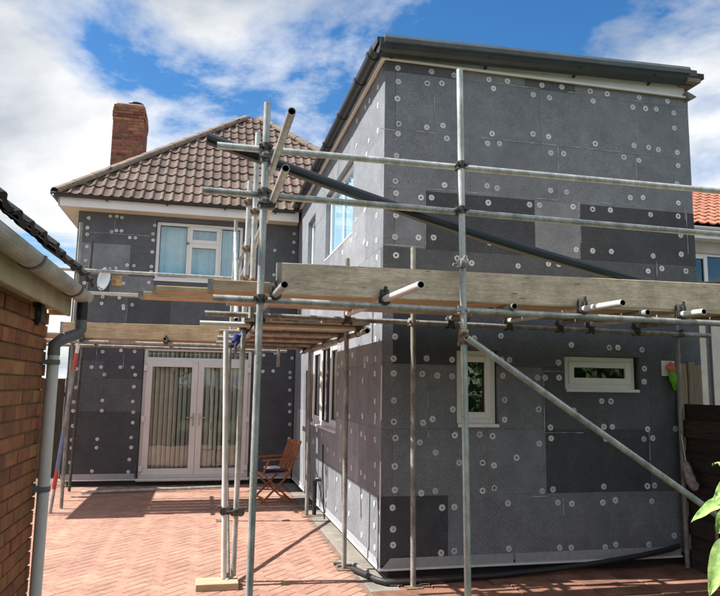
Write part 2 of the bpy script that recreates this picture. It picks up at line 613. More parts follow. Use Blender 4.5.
patio = MB().box(-7.5, -0.145, -1.6, 9.0, -0.055, -0.0035).build('patio', 'joint_sand')
tag(patio, kind='structure')


def block(cx, cy, rot, w, l, mb=None, z=0.0, tilt=(0, 0)):
    """paving block with a chamfered top, 9 faces"""
    M = Matrix.Translation((cx, cy, z)) @ Matrix.Rotation(rot, 4, 'Z')
    c = 0.003
    a, b = l / 2, w / 2
    p = [(-a, -b, -.03), (a, -b, -.03), (a, b, -.03), (-a, b, -.03), (-a, -b, -.002), (a, -b, -.002), (a, b, -.002), (-a, b, -.002),
         (-a + c, -b + c, 0), (a - c, -b + c, 0), (a - c, b - c, 0), (-a + c, b - c, 0)]
    p = [(x, y, zz + (x * tilt[0] + y * tilt[1] if zz > -0.02 else 0)) for x, y, zz in p]
    fs = [(0, 1, 5, 4), (1, 2, 6, 5), (2, 3, 7, 6), (3, 0, 4, 7), (4, 5, 9, 8), (5, 6, 10, 9), (6, 7, 11, 10), (7, 4, 8, 11), (8, 9, 10, 11)]
    mb.add([M @ Vector(q) for q in p], fs)


blocks = []
U = 0.105
for ix in range(-110, 90):
    for iy in range(-110, 90):
        t = (ix - iy) % 4
        if t == 0:
            lx, ly, rr = ix + 1.0, iy + 0.5, 0.0
        elif t == 3:
            lx, ly, rr = ix + 0.5, iy + 1.0, math.pi / 2
        else:
            continue
        x = (lx - ly) * U * math.sqrt(.5) - 3.0
        y = (lx + ly) * U * math.sqrt(.5) + 1.0
        if not (-7.4 < x < -0.22 and -1.5 < y < 6.05):
            continue
        blocks.append((x, y, rr + math.pi / 4))


def vis_paver(b):
    px, py = proj((b[0], b[1], 0))
    if not (-5 < px < 725 and py < 600) or b[1] < -2:
        return 1e9
    if px < 40:
        return 1e9
    return (Vector((b[0], b[1], 0)) - CAM).length


blocks.sort(key=vis_paver)
pmesh = []
for k in range(6):
    mb = MB()
    block(0, 0, 0, U - 0.006, 2 * U - 0.006, mb, 0, (random.uniform(-.006, .006), random.uniform(-.009, .009)))
    pmesh.append(mb.mesh('paving_block', 'paver'))
rest = MB()
for i, (x, y, rr) in enumerate(blocks):
    z = random.uniform(-.0004, .0012)
    if i < 300:
        o = place('paving_block', pmesh[i % 6], patio, (x, y, z), (0, 0, rr))
    else:
        block(x, y, rr, U - 0.006, 2 * U - 0.006, rest, z, (random.uniform(-.006, .006), random.uniform(-.009, .009)))
tag(rest.build('paving_blocks', 'paver', patio, recalc=False), kind='stuff')

# concrete strip along the side wall and old red slabs in front of the extension
strip = MB()
for i in range(7):
    strip.box(-0.142, 0.13, -0.28 + i * 0.93, -0.28 + i * 0.93 + 0.922, -0.05, -0.001 + random.uniform(-.002, .002))
tag(strip.build('concrete_path', 'concrete', bevel=0.006), kind='structure')
slabs = MB().box(-0.145, 6.0, -1.6, 0.12, -0.055, -0.016).build('front_patio', 'joint_sand')
tag(slabs, kind='structure')
sx = [-0.138, 0.50, 1.06, 1.72, 2.30, 3.02, 3.6]
sy = [0.1, -0.285, -0.72, -1.15, -1.58]
for j in range(len(sy) - 1):
    off = random.uniform(-.12, .12)
    for i in range(len(sx) - 1):
        a0 = sx[i] + (off if i else 0)
        a1 = sx[i + 1] + off
        if j == 0:
            a0 = max(a0, 0.135)
        y1, y0 = sy[j] - .004, sy[j + 1] + .004
        h = random.uniform(-.004, .004)
        mb = MB()
        q = [(a0 + .004, y0), (a1 - .004, y0), (a1 - .004, y1), (a0 + .004, y1)]
        tl = [random.uniform(-.003, .003) for _ in range(4)]
        mb.add([(x, y, -.04) for x, y in q] + [(x, y, h + tl[k]) for k, (x, y) in enumerate(q)],
               [(3, 2, 1, 0), (4, 5, 6, 7), (0, 1, 5, 4), (1, 2, 6, 5), (2, 3, 7, 6), (3, 0, 4, 7)])
        mb.build('paving_slab', 'red_slab', slabs, bevel=0.005)

# ------------------------------------------------------------------ extension house
EXT_W = 3.47
SIDE_END = 6.2
ext = thing('house_extension', 'two storey flat roofed extension clad in dark grey insulation boards with white fixing discs', 'house', (0, 0, 0))
FH = [(0.735, 1.175, 1.385, 2.095), (1.885, 2.735, 1.735, 2.068)]                       # front openings (X, z)
SH = [(2.18, 4.40, 1.15, 2.32), (1.42, 3.25, 3.50, 4.48), (4.22, 4.98, 3.50, 4.48)]     # side openings (Y, z)
Z0, ZT = 0.13, 4.945
core = MB()
gr = 0.012
for a0, a1, b0, b1 in cut((0.014, EXT_W - .01, 0.02, 5.0), [(h[0] - gr, h[1] + gr, h[2] - gr, h[3] + gr) for h in FH]):
    core.box(a0, a1, 0.060 if b0 < .05 and False else 0.016, 0.30, max(b0, .13), b1)
for a0, a1, b0, b1 in cut((0.30, SIDE_END + .05, 0.02, 5.0), [(h[0] - gr, h[1] + gr, h[2] - gr, h[3] + gr) for h in SH]):
    core.box(0.016, 0.30, a0, a1, max(b0, .13), b1)
core.box(EXT_W - .30, EXT_W - .01, 0.30, 8.5, 0.0, 5.0)
core.box(0.3, EXT_W - .3, 8.2, 8.5, 0, 5.0)
core.box(0.3, EXT_W - .3, 0.3, 8.2, 2.42, 2.60)
core.build('wall_core', 'wall_core', ext)
pl = MB()
pl.box(0.10, EXT_W - .1, 0.10, 0.30, -0.05, 0.129)
pl.box(0.10, 0.30, 0.30, SIDE_END, -0.05, 0.129)
pl.build('plinth', 'interior', ext)  # near-black colour paints in the shade under the base rail
pl = MB().box(0.5, 3.0, .6, 7.8, -.02, 0.02)
pl.build('inner_floor', 'interior', ext)

TONES = ['eps_dark', 'eps_mid_dark', 'eps_mid', 'eps_light']
ROWS = [0.13, 0.735, 1.34, 1.945, 2.50, 3.06, 3.64, 4.24, 4.84, 4.945]
LAY = [([448, 466, 564, 609], [0, 2, 2, 2, 2]), ([488, 546, 650], [2, 2, 0, 1]), ([428, 543, 608, 650], [2, 2, 1, 1, 1]),
       ([470, 546, 640], [0, 1, 1, 1]), ([416, 545, 656], [1, 1, 1, 1]), ([426, 535, 580], [2, 0, 3, 0]),
       ([470, 558, 636], [2, 2, 2, 2]), ([434, 540, 639], [2, 2, 2, 2]), ([455, 525, 575], [1, 2, 1, 2])]  # upper rows: stronger sky light is put into the board tones
GAP = 0.0007


def board(parent, rects, axis, off, tone, thick=0.085):
    mb = MB()
    for a0, a1, b0, b1 in rects:
        if axis == 'F':
            mb.box(a0, a1, off, off + thick, b0, b1)
        else:
            mb.box(off, off + thick, a0, a1, b0, b1)
    return mb.build('insulation_board', tone, parent)


rb = random.Random(3)
for r, (joints, tones) in enumerate(LAY):
    z0, z1 = ROWS[r], ROWS[r + 1]
    zm = (z0 + z1) / 2
    toothed = r in (1, 3, 5, 7)
    xs = [0.112 if toothed else 0.0] + [fx(j, zm) for j in joints] + [EXT_W]
    for i in range(len(xs) - 1):
        rc = cut((xs[i] + GAP, xs[i + 1] - GAP, z0 + GAP, z1 - GAP), FH)
        board(ext, rc, 'F', rb.uniform(-.0015, .0025), TONES[tones[i]])
rb = random.Random(5)
for r in range(9):
    z0, z1 = ROWS[r], ROWS[r + 1]
    toothed = r in (1, 3, 5, 7)
    ys = [0.0 if toothed else 0.094]
    y = rb.uniform(0.5, 1.2)
    while y < SIDE_END - .3:
        ys.append(y)
        y += 1.2
    ys.append(SIDE_END)
    for i in range(len(ys) - 1):
        rc = cut((ys[i] + GAP, ys[i + 1] - GAP, z0 + GAP, z1 - GAP), SH)
        tone = rb.choice(['eps_side', 'eps_side', 'eps_side', 'eps_light'])
        if i == 0 and toothed:
            # this board's end grain shows on the front as the dark corner strip
            board(ext, rc, 'S', rb.uniform(0.0, .003), 'eps_side', thick=0.108)
        else:
            board(ext, rc, 'S', rb.uniform(0.0, .004), tone)

# fixing discs: pixel centres read from enlarged crops of the photograph (origin x, origin y, scale, points)
FRONT_DISCS = [
    (380, 60, .2222, [(80, 36), (232, 52), (333, 68), (82, 97), (212, 105), (278, 105), (490, 88), (573, 95), (510, 128), (78, 174), (689, 156), (84, 287), (210, 303), (283, 295), (81, 332), (300, 353), (504, 332), (688, 333), (484, 376), (537, 376), (74, 430), (69, 545), (290, 563), (481, 566), (526, 577)]),
    (530, 80, .2361, [(50, 22), (134, 29), (82, 75), (255, 47), (327, 59), (267, 89), (462, 74), (435, 115), (489, 121), (534, 124), (582, 90), (608, 140), (611, 204), (78, 240), (276, 270), (440, 278), (502, 286), (543, 295), (623, 307), (88, 309), (142, 312), (397, 327), (461, 341), (627, 363), (622, 440), (87, 468), (154, 475), (424, 498), (478, 498), (628, 521), (265, 547), (340, 551), (510, 570), (627, 577), (40, 530), (182, 537)]),
    (380, 180, .2222, [(72, 59), (184, 79), (232, 79), (487, 102), (673, 111), (72, 159), (67, 256), (173, 259), (241, 259), (493, 283), (72, 339), (347, 352), (412, 374), (621, 387)]),
    (530, 180, .2361, [(195, 295), (265, 300), (344, 303), (521, 322), (640, 315), (638, 234), (500, 386), (558, 375), (660, 386), (78, 355), (122, 356)]),
    (375, 330, .2222, [(90, 30), (566, 27), (446, 38), (83, 129), (232, 128), (347, 134), (570, 134), (605, 135), (84, 195), (213, 198), (280, 205), (347, 209), (575, 206), (85, 317), (583, 315), (350, 357), (85, 413), (216, 418), (259, 401), (583, 404), (92, 486), (359, 474), (471, 471), (529, 478), (202, 506), (273, 552), (637, 575)]),
    (530, 330, .2222, [(186, 68), (357, 80), (395, 80), (503, 90), (128, 147), (514, 174), (513, 233), (34, 215), (68, 215), (130, 215), (322, 320), (364, 321), (39, 357), (197, 363), (92, 439), (332, 436), (370, 436), (529, 447), (95, 488), (41, 512), (512, 491), (552, 487), (342, 490), (655, 445)]),
    (375, 450, .2222, [(89, 74), (89, 180), (379, 58), (484, 58), (535, 70), (208, 194), (271, 185), (484, 184), (537, 172), (79, 260), (302, 260), (357, 257), (598, 241), (81, 357), (81, 428), (297, 464), (357, 456), (602, 445)]),
    (530, 450, .2222, [(55, 185), (103, 178), (332, 165), (528, 163), (560, 160), (125, 237), (188, 242), (327, 237), (384, 227), (548, 231), (133, 440), (185, 440), (338, 438), (386, 426), (535, 426), (648, 386)])]
SIDE_DISCS = [
    (300, 300, .2014, [(265, 155), (316, 127), (374, 115), (375, 195), (195, 237), (134, 187), (162, 182), (77, 215), (191, 330), (260, 273), (208, 313), (322, 295), (335, 293), (322, 325), (374, 292), (372, 365), (249, 363), (312, 400), (188, 365), (188, 455), (372, 503), (310, 575), (245, 577), (186, 567), (375, 575)]),
    (300, 400, .268, [(140, 52), (235, 62), (152, 100), (192, 115), (229, 127), (243, 140), (280, 80), (280, 148), (82, 128), (50, 155), (103, 185), (127, 201), (150, 223), (163, 225), (192, 253), (228, 271), (242, 287), (280, 243), (280, 313), (100, 255), (138, 297), (185, 322), (231, 362), (277, 388), (134, 408), (98, 375), (183, 425), (230, 505), (277, 470), (279, 552)]),
    (295, 180, .168, [(416, 178), (485, 212), (362, 238), (360, 330), (335, 360), (412, 370), (430, 380), (484, 360), (488, 462), (283, 430)]),
    (300, 20, .3356, [(232, 200), (207, 240), (232, 255), (170, 300), (195, 260), (168, 375), (205, 360), (232, 330), (198, 400), (226, 165), (176, 240), (150, 275)])]
OLD_DISCS = [
    (70, 200, .2183, [(86, 82), (185, 74), (215, 75), (238, 80), (80, 127), (79, 157), (191, 145), (213, 140), (236, 141), (274, 172), (300, 173), (388, 116), (380, 155), (381, 184), (377, 238), (78, 213), (71, 277), (262, 298), (293, 301), (373, 305), (371, 330), (181, 315), (211, 312), (245, 382), (361, 378), (421, 414), (66, 380), (150, 443), (226, 448), (53, 471), (145, 474), (285, 480), (244, 485), (245, 497), (49, 535)]),
    (50, 330, .2688, [(196, 81), (264, 76), (315, 80), (155, 138), (190, 138), (262, 138), (308, 139), (202, 166), (317, 167), (312, 211), (195, 262), (308, 266), (88, 268), (193, 300), (310, 306), (308, 345), (86, 301), (85, 357), (302, 400), (176, 406), (81, 409), (173, 438), (302, 437), (80, 439), (295, 482), (156, 525), (291, 528), (75, 493), (97, 214), (99, 145)]),
    (140, 200, .2361, [(653, 143), (652, 179), (571, 213), (650, 221), (567, 317)]),
    (245, 340, .235, [(80, 65), (128, 55), (200, 77), (76, 134), (120, 132), (192, 138), (192, 160), (190, 213), (190, 274), (190, 305), (190, 359), (188, 420)])]
disc_mes = []
for hole, sc_ in ((0, 1.0), (1, 1.0), (0, .96), (1, 1.03)):
    dm = MB()
    dm.lathe([(.0300 * sc_, 0), (.0305 * sc_, .0020), (.0285 * sc_, .0036), (.0255 * sc_, .0030), (.0225 * sc_, .0036), (.012, .0031), (.0105, .0010 if hole else .0036)], n=14)
    dm.lathe([(.0104, .0011 if hole else .0036), (.006, .0011 if hole else .0042)], n=8, mi=1)
    disc_mes.append(dm.mesh('fixing_disc', ['disc', 'disc_dimple']))
RD = random.Random(77)


def discs(parent, groups, ax, val, holes, off, rot):
    base = world_loc(parent)
    for ox, oy, s, pts in groups:
        for px, py in pts:
            p = on(ox + px * s, oy + py * s, ax, val)
            u = p.x if ax == 1 else p.y
            if any(h[0] - .02 < u < h[1] + .02 and h[2] - .02 < p.z < h[3] + .02 for h in holes):
                continue
            p[ax] = val - off
            o = place('fixing_disc', RD.choice(disc_mes), parent, p - base,
                      (rot[0] + RD.uniform(-.05, .05), rot[1] + RD.uniform(-.05, .05), rot[2]))


discs(ext, FRONT_DISCS, 1, 0.0, FH, 0.0005, (math.pi / 2, 0, 0))
discs(ext, SIDE_DISCS, 0, 0.0, SH, -0.001, (0, -math.pi / 2, 0))

# pale filler foam showing in some joints
FOAM = [
    (380, 60, .2222, [(525, 105, 720, 130), (245, 75, 245, 100), (245, 160, 245, 235), (160, 320, 260, 328), (455, 350, 690, 372), (0, 308, 90, 312)]),
    (530, 80, .2361, [(155, 50, 255, 62), (370, 80, 520, 100), (0, 265, 118, 275), (125, 278, 470, 308), (117, 278, 117, 415), (447, 330, 450, 435), (20, 500, 120, 507), (120, 440, 120, 503), (205, 515, 205, 580), (300, 520, 460, 530), (655, 545, 660, 590)]),
    (380, 180, .2222, [(208, 38, 510, 62), (205, 80, 205, 290), (20, 290, 200, 298)]),
    (530, 180, .2361, [(210, 95, 213, 270), (660, 130, 672, 315), (535, 345, 537, 405)]),
    (375, 330, .2222, [(240, 275, 240, 345), (240, 460, 240, 485)]),
    (530, 330, .2222, [(55, 185, 155, 187), (60, 192, 62, 455), (65, 462, 240, 465), (535, 450, 540, 585)]),
    (530, 450, .2222, [(540, 0, 543, 100), (0, 210, 78, 210), (150, 212, 157, 295)])]
OLD_FOAM = [(70, 200, .2183, [(208, 90, 208, 140), (90, 147, 370, 160), (262, 480, 262, 560), (75, 490, 75, 560)]), (50, 330, .2688, [(175, 65, 175, 145), (275, 90, 275, 145)])]


def foam(parent, groups, yv):
    R = random.Random(4)
    for ox, oy, s, segs in groups:
        for x0, y0, x1, y1 in segs:
            a, b = on(ox + x0 * s, oy + y0 * s, 1, yv), on(ox + x1 * s, oy + y1 * s, 1, yv)
            vert = abs(a.z - b.z) > abs(a.x - b.x)
            if vert:
                b.x = a.x
            else:
                b.z = a.z
            n = max(2, int((b - a).length / .05))
            vs, fs = [], []
            for i in range(n + 1):
                c = a.lerp(b, i / n)
                wd = R.choice((.0006, .001, .0016, .0024, .0035))
                jt = R.uniform(-.0015, .0015)
                for sg in (-1, 1):
                    vs.append((c.x + (sg * wd + jt if vert else 0), yv - .0042, c.z + (0 if vert else sg * wd + jt)))
            k = len(vs)
            vs += [(x, yv + .004, z) for x, y, z in vs]
            for i in range(n):
                q = 2 * i
                fs += [(q, q + 1, q + 3, q + 2), (k + q, q, q + 2, k + q + 2), (q + 1, k + q + 1, k + q + 3, q + 3)]
            MB().add(vs, fs).build('joint_foam', 'foam', parent)


foam(ext, FOAM, 0.0)

# base rail: white drip edge under a grey mesh strip
tr = MB()
tr.box(-0.012, 3.13, -0.016, 0.10, 0.088, 0.106)
tr.box(-0.012, 0.10, 0.10, SIDE_END - .06, 0.088, 0.106)
tr.build('base_rail', 'trim_metal', ext)
st = MB()
st.add([(0.02, -.006, .107), (1.30, -.006, .107), (1.30, -.006, .195), (0.10, -.006, .195)], [(0, 1, 2, 3)])
st.add([(1.318, -.006, .107), (3.12, -.006, .107), (3.12, -.006, .195), (1.318, -.006, .195)], [(0, 1, 2, 3)])
st.add([(-.006, .02, .107), (-.006, 6.1, .107), (-.006, 6.1, .18), (-.006, .10, .18)], [(0, 3, 2, 1)])
st.build('mesh_strip', 'mesh_strip', ext, recalc=False)
cb = MB()
cb.box(-0.006, 0.003, -0.008, 0.006, 0.106, 1.05)
cb.box(-0.004, 0.004, -0.006, 0.006, 1.42, 1.92)
cb.build('corner_bead', 'trim_metal', ext)


# ---- windows
def map_box(mb, ax, u0, u1, d0, d1, z0, z1, mi=0):
    if ax == 'F':
        mb.box(u0, u1, d0, d1, z0, z1, mi)
    else:
        mb.box(d0, d1, u0, u1, z0, z1, mi)


def ring(mb, ax, u0, u1, z0, z1, w, d0, d1):
    map_box(mb, ax, u0, u0 + w, d0, d1, z0, z1)
    map_box(mb, ax, u1 - w, u1, d0, d1, z0, z1)
    map_box(mb, ax, u0 + w, u1 - w, d0, d1, z0, z0 + w)
    map_box(mb, ax, u0 + w, u1 - w, d0, d1, z1 - w, z1)


def window(parent, ax, u0, u1, z0, z1, d, lights, frame='upvc', gl='glass', fw=0.055, sill=True, name='window', flush=False):
    """lights: list of (u0, u1, z0, z1, opening sash?) glazed fields inside the frame"""
    mb = MB()
    ring(mb, ax, u0, u1, z0, z1, fw, d, d + .07)
    us = sorted({l[0] for l in lights} | {l[1] for l in lights})
    for l in lights:                                          # mullions and transoms between the fields
        if l[0] > u0 + fw + .02:
            map_box(mb, ax, l[0] - .05, l[0], d + .002, d + .068, l[2], l[3])
        if l[3] < z1 - fw - .02:
            map_box(mb, ax, l[0], l[1], d + .003, d + .067, l[3], l[3] + .05)
    win = mb.build(name, frame, parent, bevel=0.004)
    for l in lights:
        a0, a1, b0, b1, sash = l
        if sash:
            s = MB()
            ring(s, ax, a0 - .012, a1 + .012, b0 - .012, b1 + .012, 0.062, d - .014, d + .05)
            s.build('sash', frame, win, bevel=0.006)
            a0, a1, b0, b1 = a0 + .045, a1 - .045, b0 + .045, b1 - .045
        pn = MB()
        if flush:
            map_box(pn, ax, a0 - .004, a1 + .004, d + .006, d + .010, b0 - .004, b1 + .004)
            pn.build('pane', gl, win)
            continue
        map_box(pn, ax, a0 - .004, a1 + .004, d + .028, d + .032, b0 - .004, b1 + .004)
        pn.build('pane', gl, win)
        be = MB()
        ring(be, ax, a0 - .003, a1 + .003, b0 - .003, b1 + .003, 0.010, d + .012, d + .034)
        be.build('glazing_bead', 'black_plastic', win)
    if sill:
        s = MB()
        map_box(s, ax, u0 - .01, u1 + .01, d - .075, d + .02, z0 - .032, z0 - .001)
        s.build('sill', frame, win, bevel=0.006)
    return win


# front: narrow tall window and wide low window
w = window(ext, 'F', 0.762, 1.160, 1.39, 2.092, 0.055, [(0.822, 1.10, 1.45, 2.03, True)], 'upvc_cream', 'glass_dark', fw=0.06)
w['label'] = 'narrow upright cream framed window'
MB().box(0.86, 0.98, 0.0, 0.045, 1.365, 1.382).build('vent', 'black_plastic', w)
w = window(ext, 'F', 1.905, 2.705, 1.74, 2.063, 0.055, [(1.965, 2.645, 1.80, 2.003, True)], 'upvc_cream', 'glass_dark', fw=0.06)
w['label'] = 'wide low cream framed window'
# side: ground floor and two upstairs windows
y0, y1, z0, z1 = SH[0]
w = window(ext, 'S', y0 + .01, y1 - .01, z0 + .03, z1 - .01, 0.06,
           [(2.25, 2.90, z0 + .09, z1 - .07, True), (2.95, 3.60, z0 + .09, z1 - .07, False), (3.65, 4.33, z0 + .09, z1 - .07, True)], 'upvc', 'glass')
y0, y1, z0, z1 = SH[1]
w = window(ext, 'S', y0 + .01, y1 - .01, z0 + .03, z1 - .01, 0.07,
           [(1.49, 2.30, z0 + .09, z1 - .07, False), (2.35, 3.18, z0 + .09, z1 - .07, False)], 'upvc', 'glass_clear', flush=True)
y0, y1, z0, z1 = SH[2]
w = window(ext, 'S', y0 + .01, y1 - .01, z0 + .03, z1 - .01, 0.07,
           [(4.29, 4.91, z0 + .09, z1 - .07, False)], 'upvc', 'glass_clear', flush=True)


def drape(parent, ax, u0, u1, d, z0, z1, material, waves, amp=0.025, name='curtain'):
    n = int((u1 - u0) * 60)
    vs, fs = [], []
    for i in range(n + 1):
        u = u0 + (u1 - u0) * i / n
        o = d + amp * math.sin(u * waves) + amp * .4 * math.sin(u * waves * 2.3 + 1)
        for z in (z0, z1):
            vs.append((u, o, z) if ax == 'F' else (o, u, z))
    for i in range(n):
        fs.append((2 * i, 2 * i + 2, 2 * i + 3, 2 * i + 1))
    mb = MB().add(vs, fs, 0, True)
    return mb.build(name, material, parent, recalc=False)


drape(ext, 'S', 1.42, 3.24, 0.112, 3.50, 4.48, 'curtain', 40, 0.007)
drape(ext, 'S', 4.22, 4.97, 0.112, 3.50, 4.48, 'curtain', 40, 0.007)
drape(ext, 'S', 2.3, 3.0, 0.20, 1.1, 2.35, 'blind', 60, name='blind')

# ---- roof edge: slope rises slightly to the right, trim over white fascia, gutter on the left eave
SL = 0.030


def ext_roof(x):
    return SL * (x + 0.1)


def sloped(mb, prof, x0, x1, zb):
    A = [(x0, a, zb + ext_roof(x0) + b) for a, b in prof]
    B = [(x1, a, zb + ext_roof(x1) + b) for a, b in prof]
    n = len(prof)
    mb.add(A + B, [(i, (i + 1) % n, n + (i + 1) % n, n + i) for i in range(n)], 0)
    mb.add(A, [tuple(range(n))[::-1]])
    mb.add(B, [tuple(range(n))])


fa = MB()
fa.box(-0.03, EXT_W - .06, -0.030, 0.0, 4.948, 5.10)
fa.box(-0.05, EXT_W - .06, -0.052, -0.0305, 4.934, 4.950)
fa.box(-0.030, 0.0, 0.0, 6.0, 4.948, 5.075)
fa.box(-0.052, -0.0305, -0.03, 6.0, 4.93, 4.95)
fa.build('fascia_board', 'fascia', ext)
rt = MB()
sloped(rt, [(0.05, 0.185), (-0.17, 0.175), (-0.205, 0.165), (-0.222, 0.13), (-0.215, 0.09), (-0.19, 0.085), (-0.19, 0.13), (0.05, 0.145)], -0.06, EXT_W - .12, 4.938)
rt.build('roof_trim', 'roof_trim', ext)
gt = MB()
sloped(gt, [(-0.035, 0.125), (-0.188, 0.128), (-0.192, 0.06), (-0.175, 0.02), (-0.145, -0.005), (-0.10, -0.015), (-0.06, 0.0), (-0.035, 0.03)], -0.10, EXT_W - .02, 4.953)
gt.build('gutter', 'gutter_slate', ext)
for bx in (0.05, 1.05, 2.05, 2.95):
    z = 4.953 + ext_roof(bx)
    b = MB()
    b.bar((bx, -0.03, z - .015), (bx - .01, -0.19, z + .035), .022, .016)
    b.build('gutter_bracket', 'black_plastic', ext)
rf = MB()
rf.add([(-0.12, -.15, 5.10), (EXT_W + .1, -.15, 5.18), (EXT_W + .1, 8.6, 5.18), (-0.12, 8.6, 5.10),
        (-0.12, -.15, 5.04), (EXT_W + .1, -.15, 5.12), (EXT_W + .1, 8.6, 5.12), (-0.12, 8.6, 5.04)],
       [(0, 1, 2, 3), (7, 6, 5, 4), (0, 4, 5, 1), (1, 5, 6, 2), (2, 6, 7, 3), (3, 7, 4, 0)])
rf.build('roof', 'roof_felt', ext)
et = MB()
et.box(EXT_W - .14, EXT_W + .02, -.19, .05, 5.05, 5.095)
et.build('tile_end', 'hip_tile', ext)
ef = MB()
ef.add([(EXT_W - .09, -.02, 4.975), (EXT_W + .07, -.02, 4.95), (EXT_W - .02, -.02, 4.90), (EXT_W - .09, -.10, 4.985), (EXT_W + .07, -.06, 4.955), (EXT_W - .02, -.06, 4.905)],
       [(0, 1, 2), (5, 4, 3), (0, 3, 4, 1), (1, 4, 5, 2), (2, 5, 3, 0)])
ef.build('flashing', 'lead', ext)
lg = MB()
prof = [(-0.12 + .062 * math.cos(a), 4.985 + .062 * math.sin(a)) for a in [math.pi + i * math.pi / 10 for i in range(11)]]
prof = [(-.182, 5.0)] + prof + [(-.058, 5.0)]
prof += [(x * 1.0 + (.004 if x < -.12 else -.004), z + .004) for x, z in prof[::-1]]
lg.extrude(prof, (0, -0.16, 0), 'y', 6.05, smooth=False)
lgo = lg.build('gutter', 'black_plastic', ext)
for yy in (-.02, 0.55, 1.5, 2.5, 3.5, 4.5, 5.4):
    c = MB()
    pr = [(-0.12 + .069 * math.cos(a), 4.985 + .069 * math.sin(a)) for a in [math.pi + i * math.pi / 10 for i in range(11)]]
    pr = [(-.191, 5.008)] + pr + [(-.049, 5.008)] + [(x, z + .005) for x, z in ([(-.051, 4.99)] + [(-0.12 + .0635 * math.cos(a), 4.985 + .0635 * math.sin(a)) for a in [2 * math.pi - i * math.pi / 10 for i in range(11)]] + [(-.189, 4.99)])]
    c.extrude(pr, (0, yy, 0), 'y', 0.07)
    c.build('gutter_clip', 'black_plastic', ext)

# wall plate with outlet
sp = MB()
sp.box(2.985, 3.14, -0.012, 0.0, 1.885, 2.04)
sp.build('socket_plate', 'paper', ext, bevel=0.003)

# ------------------------------------------------------------------ the old house
HY = 6.2
HX0, HX1 = -3.89, 2.35
house = thing('old_house', 'brown tiled hip roofed house with dark insulation boards behind the scaffold', 'house', (HX0, HY, 0))
OH = [(-2.665, -0.775, 0.10, 2.372), (-2.575, -1.015, 3.545, 4.635)]
cr = MB()
for a0, a1, b0, b1 in cut((HX0 + .02, -0.01, 0.09, 4.9), [(h[0] - gr, h[1] + gr, h[2] - gr, h[3] + gr) for h in OH]):
    cr.box(a0, a1, HY + .016, HY + .28, max(b0, 0.09), b1)
cr.box(HX0 + .02, HX0 + .30, HY + .28, 12.6, 0.0, 4.9)
cr.box(HX0 + .3, HX1, 12.3, 12.6, 0, 4.9)
cr.box(HX1 - .3, HX1, 8.6, 12.3, 0, 4.9)
cr.box(HX0 + .3, HX1 - .3, HY + .28, 12.3, 2.6, 2.75)
cr.build('wall_core', 'wall_core', house)
MB().box(HX0 + .1, -0.01, HY + .10, HY + .28, -.05, .089).build('plinth', 'interior', house)  # shade below the rail is put into this dark colour too
MB().box(HX0 + .3, -.05, HY + .3, 12.2, -.02, .06).build('inner_floor', 'joint_sand', house)
OROWS = [0.13, 0.66, 1.24, 1.80, 2.10, 2.66, 3.22, 3.60, 4.16, 4.72]
OLAY = [([-2.66, -.77], [0, 0, 0]), ([-2.66, -.77], [0, 0, 0]), ([-2.66, -.77], [1, 0, 0]), ([-3.3, -2.66, -.77], [1, 0, 0, 0]),
        ([-3.35, -2.66, -1.5, -.6], [0, 0, 0, 1, 0]), ([-2.98, -2.25, -1.3, -.5], [1, 0, 1, 1, 0]), ([-3.3, -2.57, -1.02], [1, 2, 1, 1]),
        ([-2.99, -2.57, -1.02], [2, 1, 1, 1]), ([-3.2, -2.57, -1.02, -.4], [1, 1, 1, 1, 1])]
rb = random.Random(11)
for r, (joints, tones) in enumerate(OLAY):
    xs = [HX0] + joints + [-0.008]
    for i in range(len(xs) - 1):
        rc = cut((xs[i] + GAP, xs[i + 1] - GAP, OROWS[r] + GAP, OROWS[r + 1] - GAP), OH)
        if rc:
            board(house, [(a0, a1, b0, b1) for a0, a1, b0, b1 in rc], 'F', HY + rb.uniform(-.0015, .002), TONES[tones[i]], 0.085)
# end boards on the west gable side so that it reads as clad too
for r in range(9):
    for i in range(5):
        board(house, [(HY + .094 + i * 1.2 + GAP, HY + .094 + (i + 1) * 1.2 - GAP, OROWS[r] + GAP, OROWS[r + 1] - GAP)], 'S', HX0 + rb.uniform(0, .002), TONES[rb.choice([1, 2])], 0.085)
foam(house, OLD_FOAM, HY)
discs(house, OLD_DISCS, 1, HY, OH, 0.0025, (math.pi / 2, 0, 0))
t1 = MB()
t1.box(HX0 - .01, -2.67, HY - .016, HY + .10, .088, .104)
t1.build('base_rail', 'trim_metal', house)
t1 = MB()
t1.box(-.77, -.02, HY - .016, HY + .10, .088, .104)
t1.build('base_rail', 'trim_metal', house)
t1 = MB()
t1.box(HX0 + .01, -2.70, HY - .006, HY - .0035, .105, .20)
t1.build('mesh_strip', 'mesh_strip', house)
t1 = MB()
t1.box(-.76, -.03, HY - .006, HY - .0035, .105, .20)
t1.build('mesh_strip', 'mesh_strip', house)

# upstairs window
w = window(house, 'F', -2.56, -1.03, 3.575, 4.628, HY + .045,
           [(-2.50, -2.03, 3.64, 4.565, False), (-1.98, -1.46, 4.29, 4.565, True), (-1.98, -1.46, 3.64, 4.24, True), (-1.41, -1.09, 3.64, 4.565, False)], 'upvc', 'glass')
drape(house, 'F', -2.6, -1.0, HY + .17, 3.5, 4.7, 'curtain', 46, 0.016)
MB().box(-3.2, -.4, HY + .9, HY + .92, 2.75, 4.85).build('room_divider', 'interior', house)


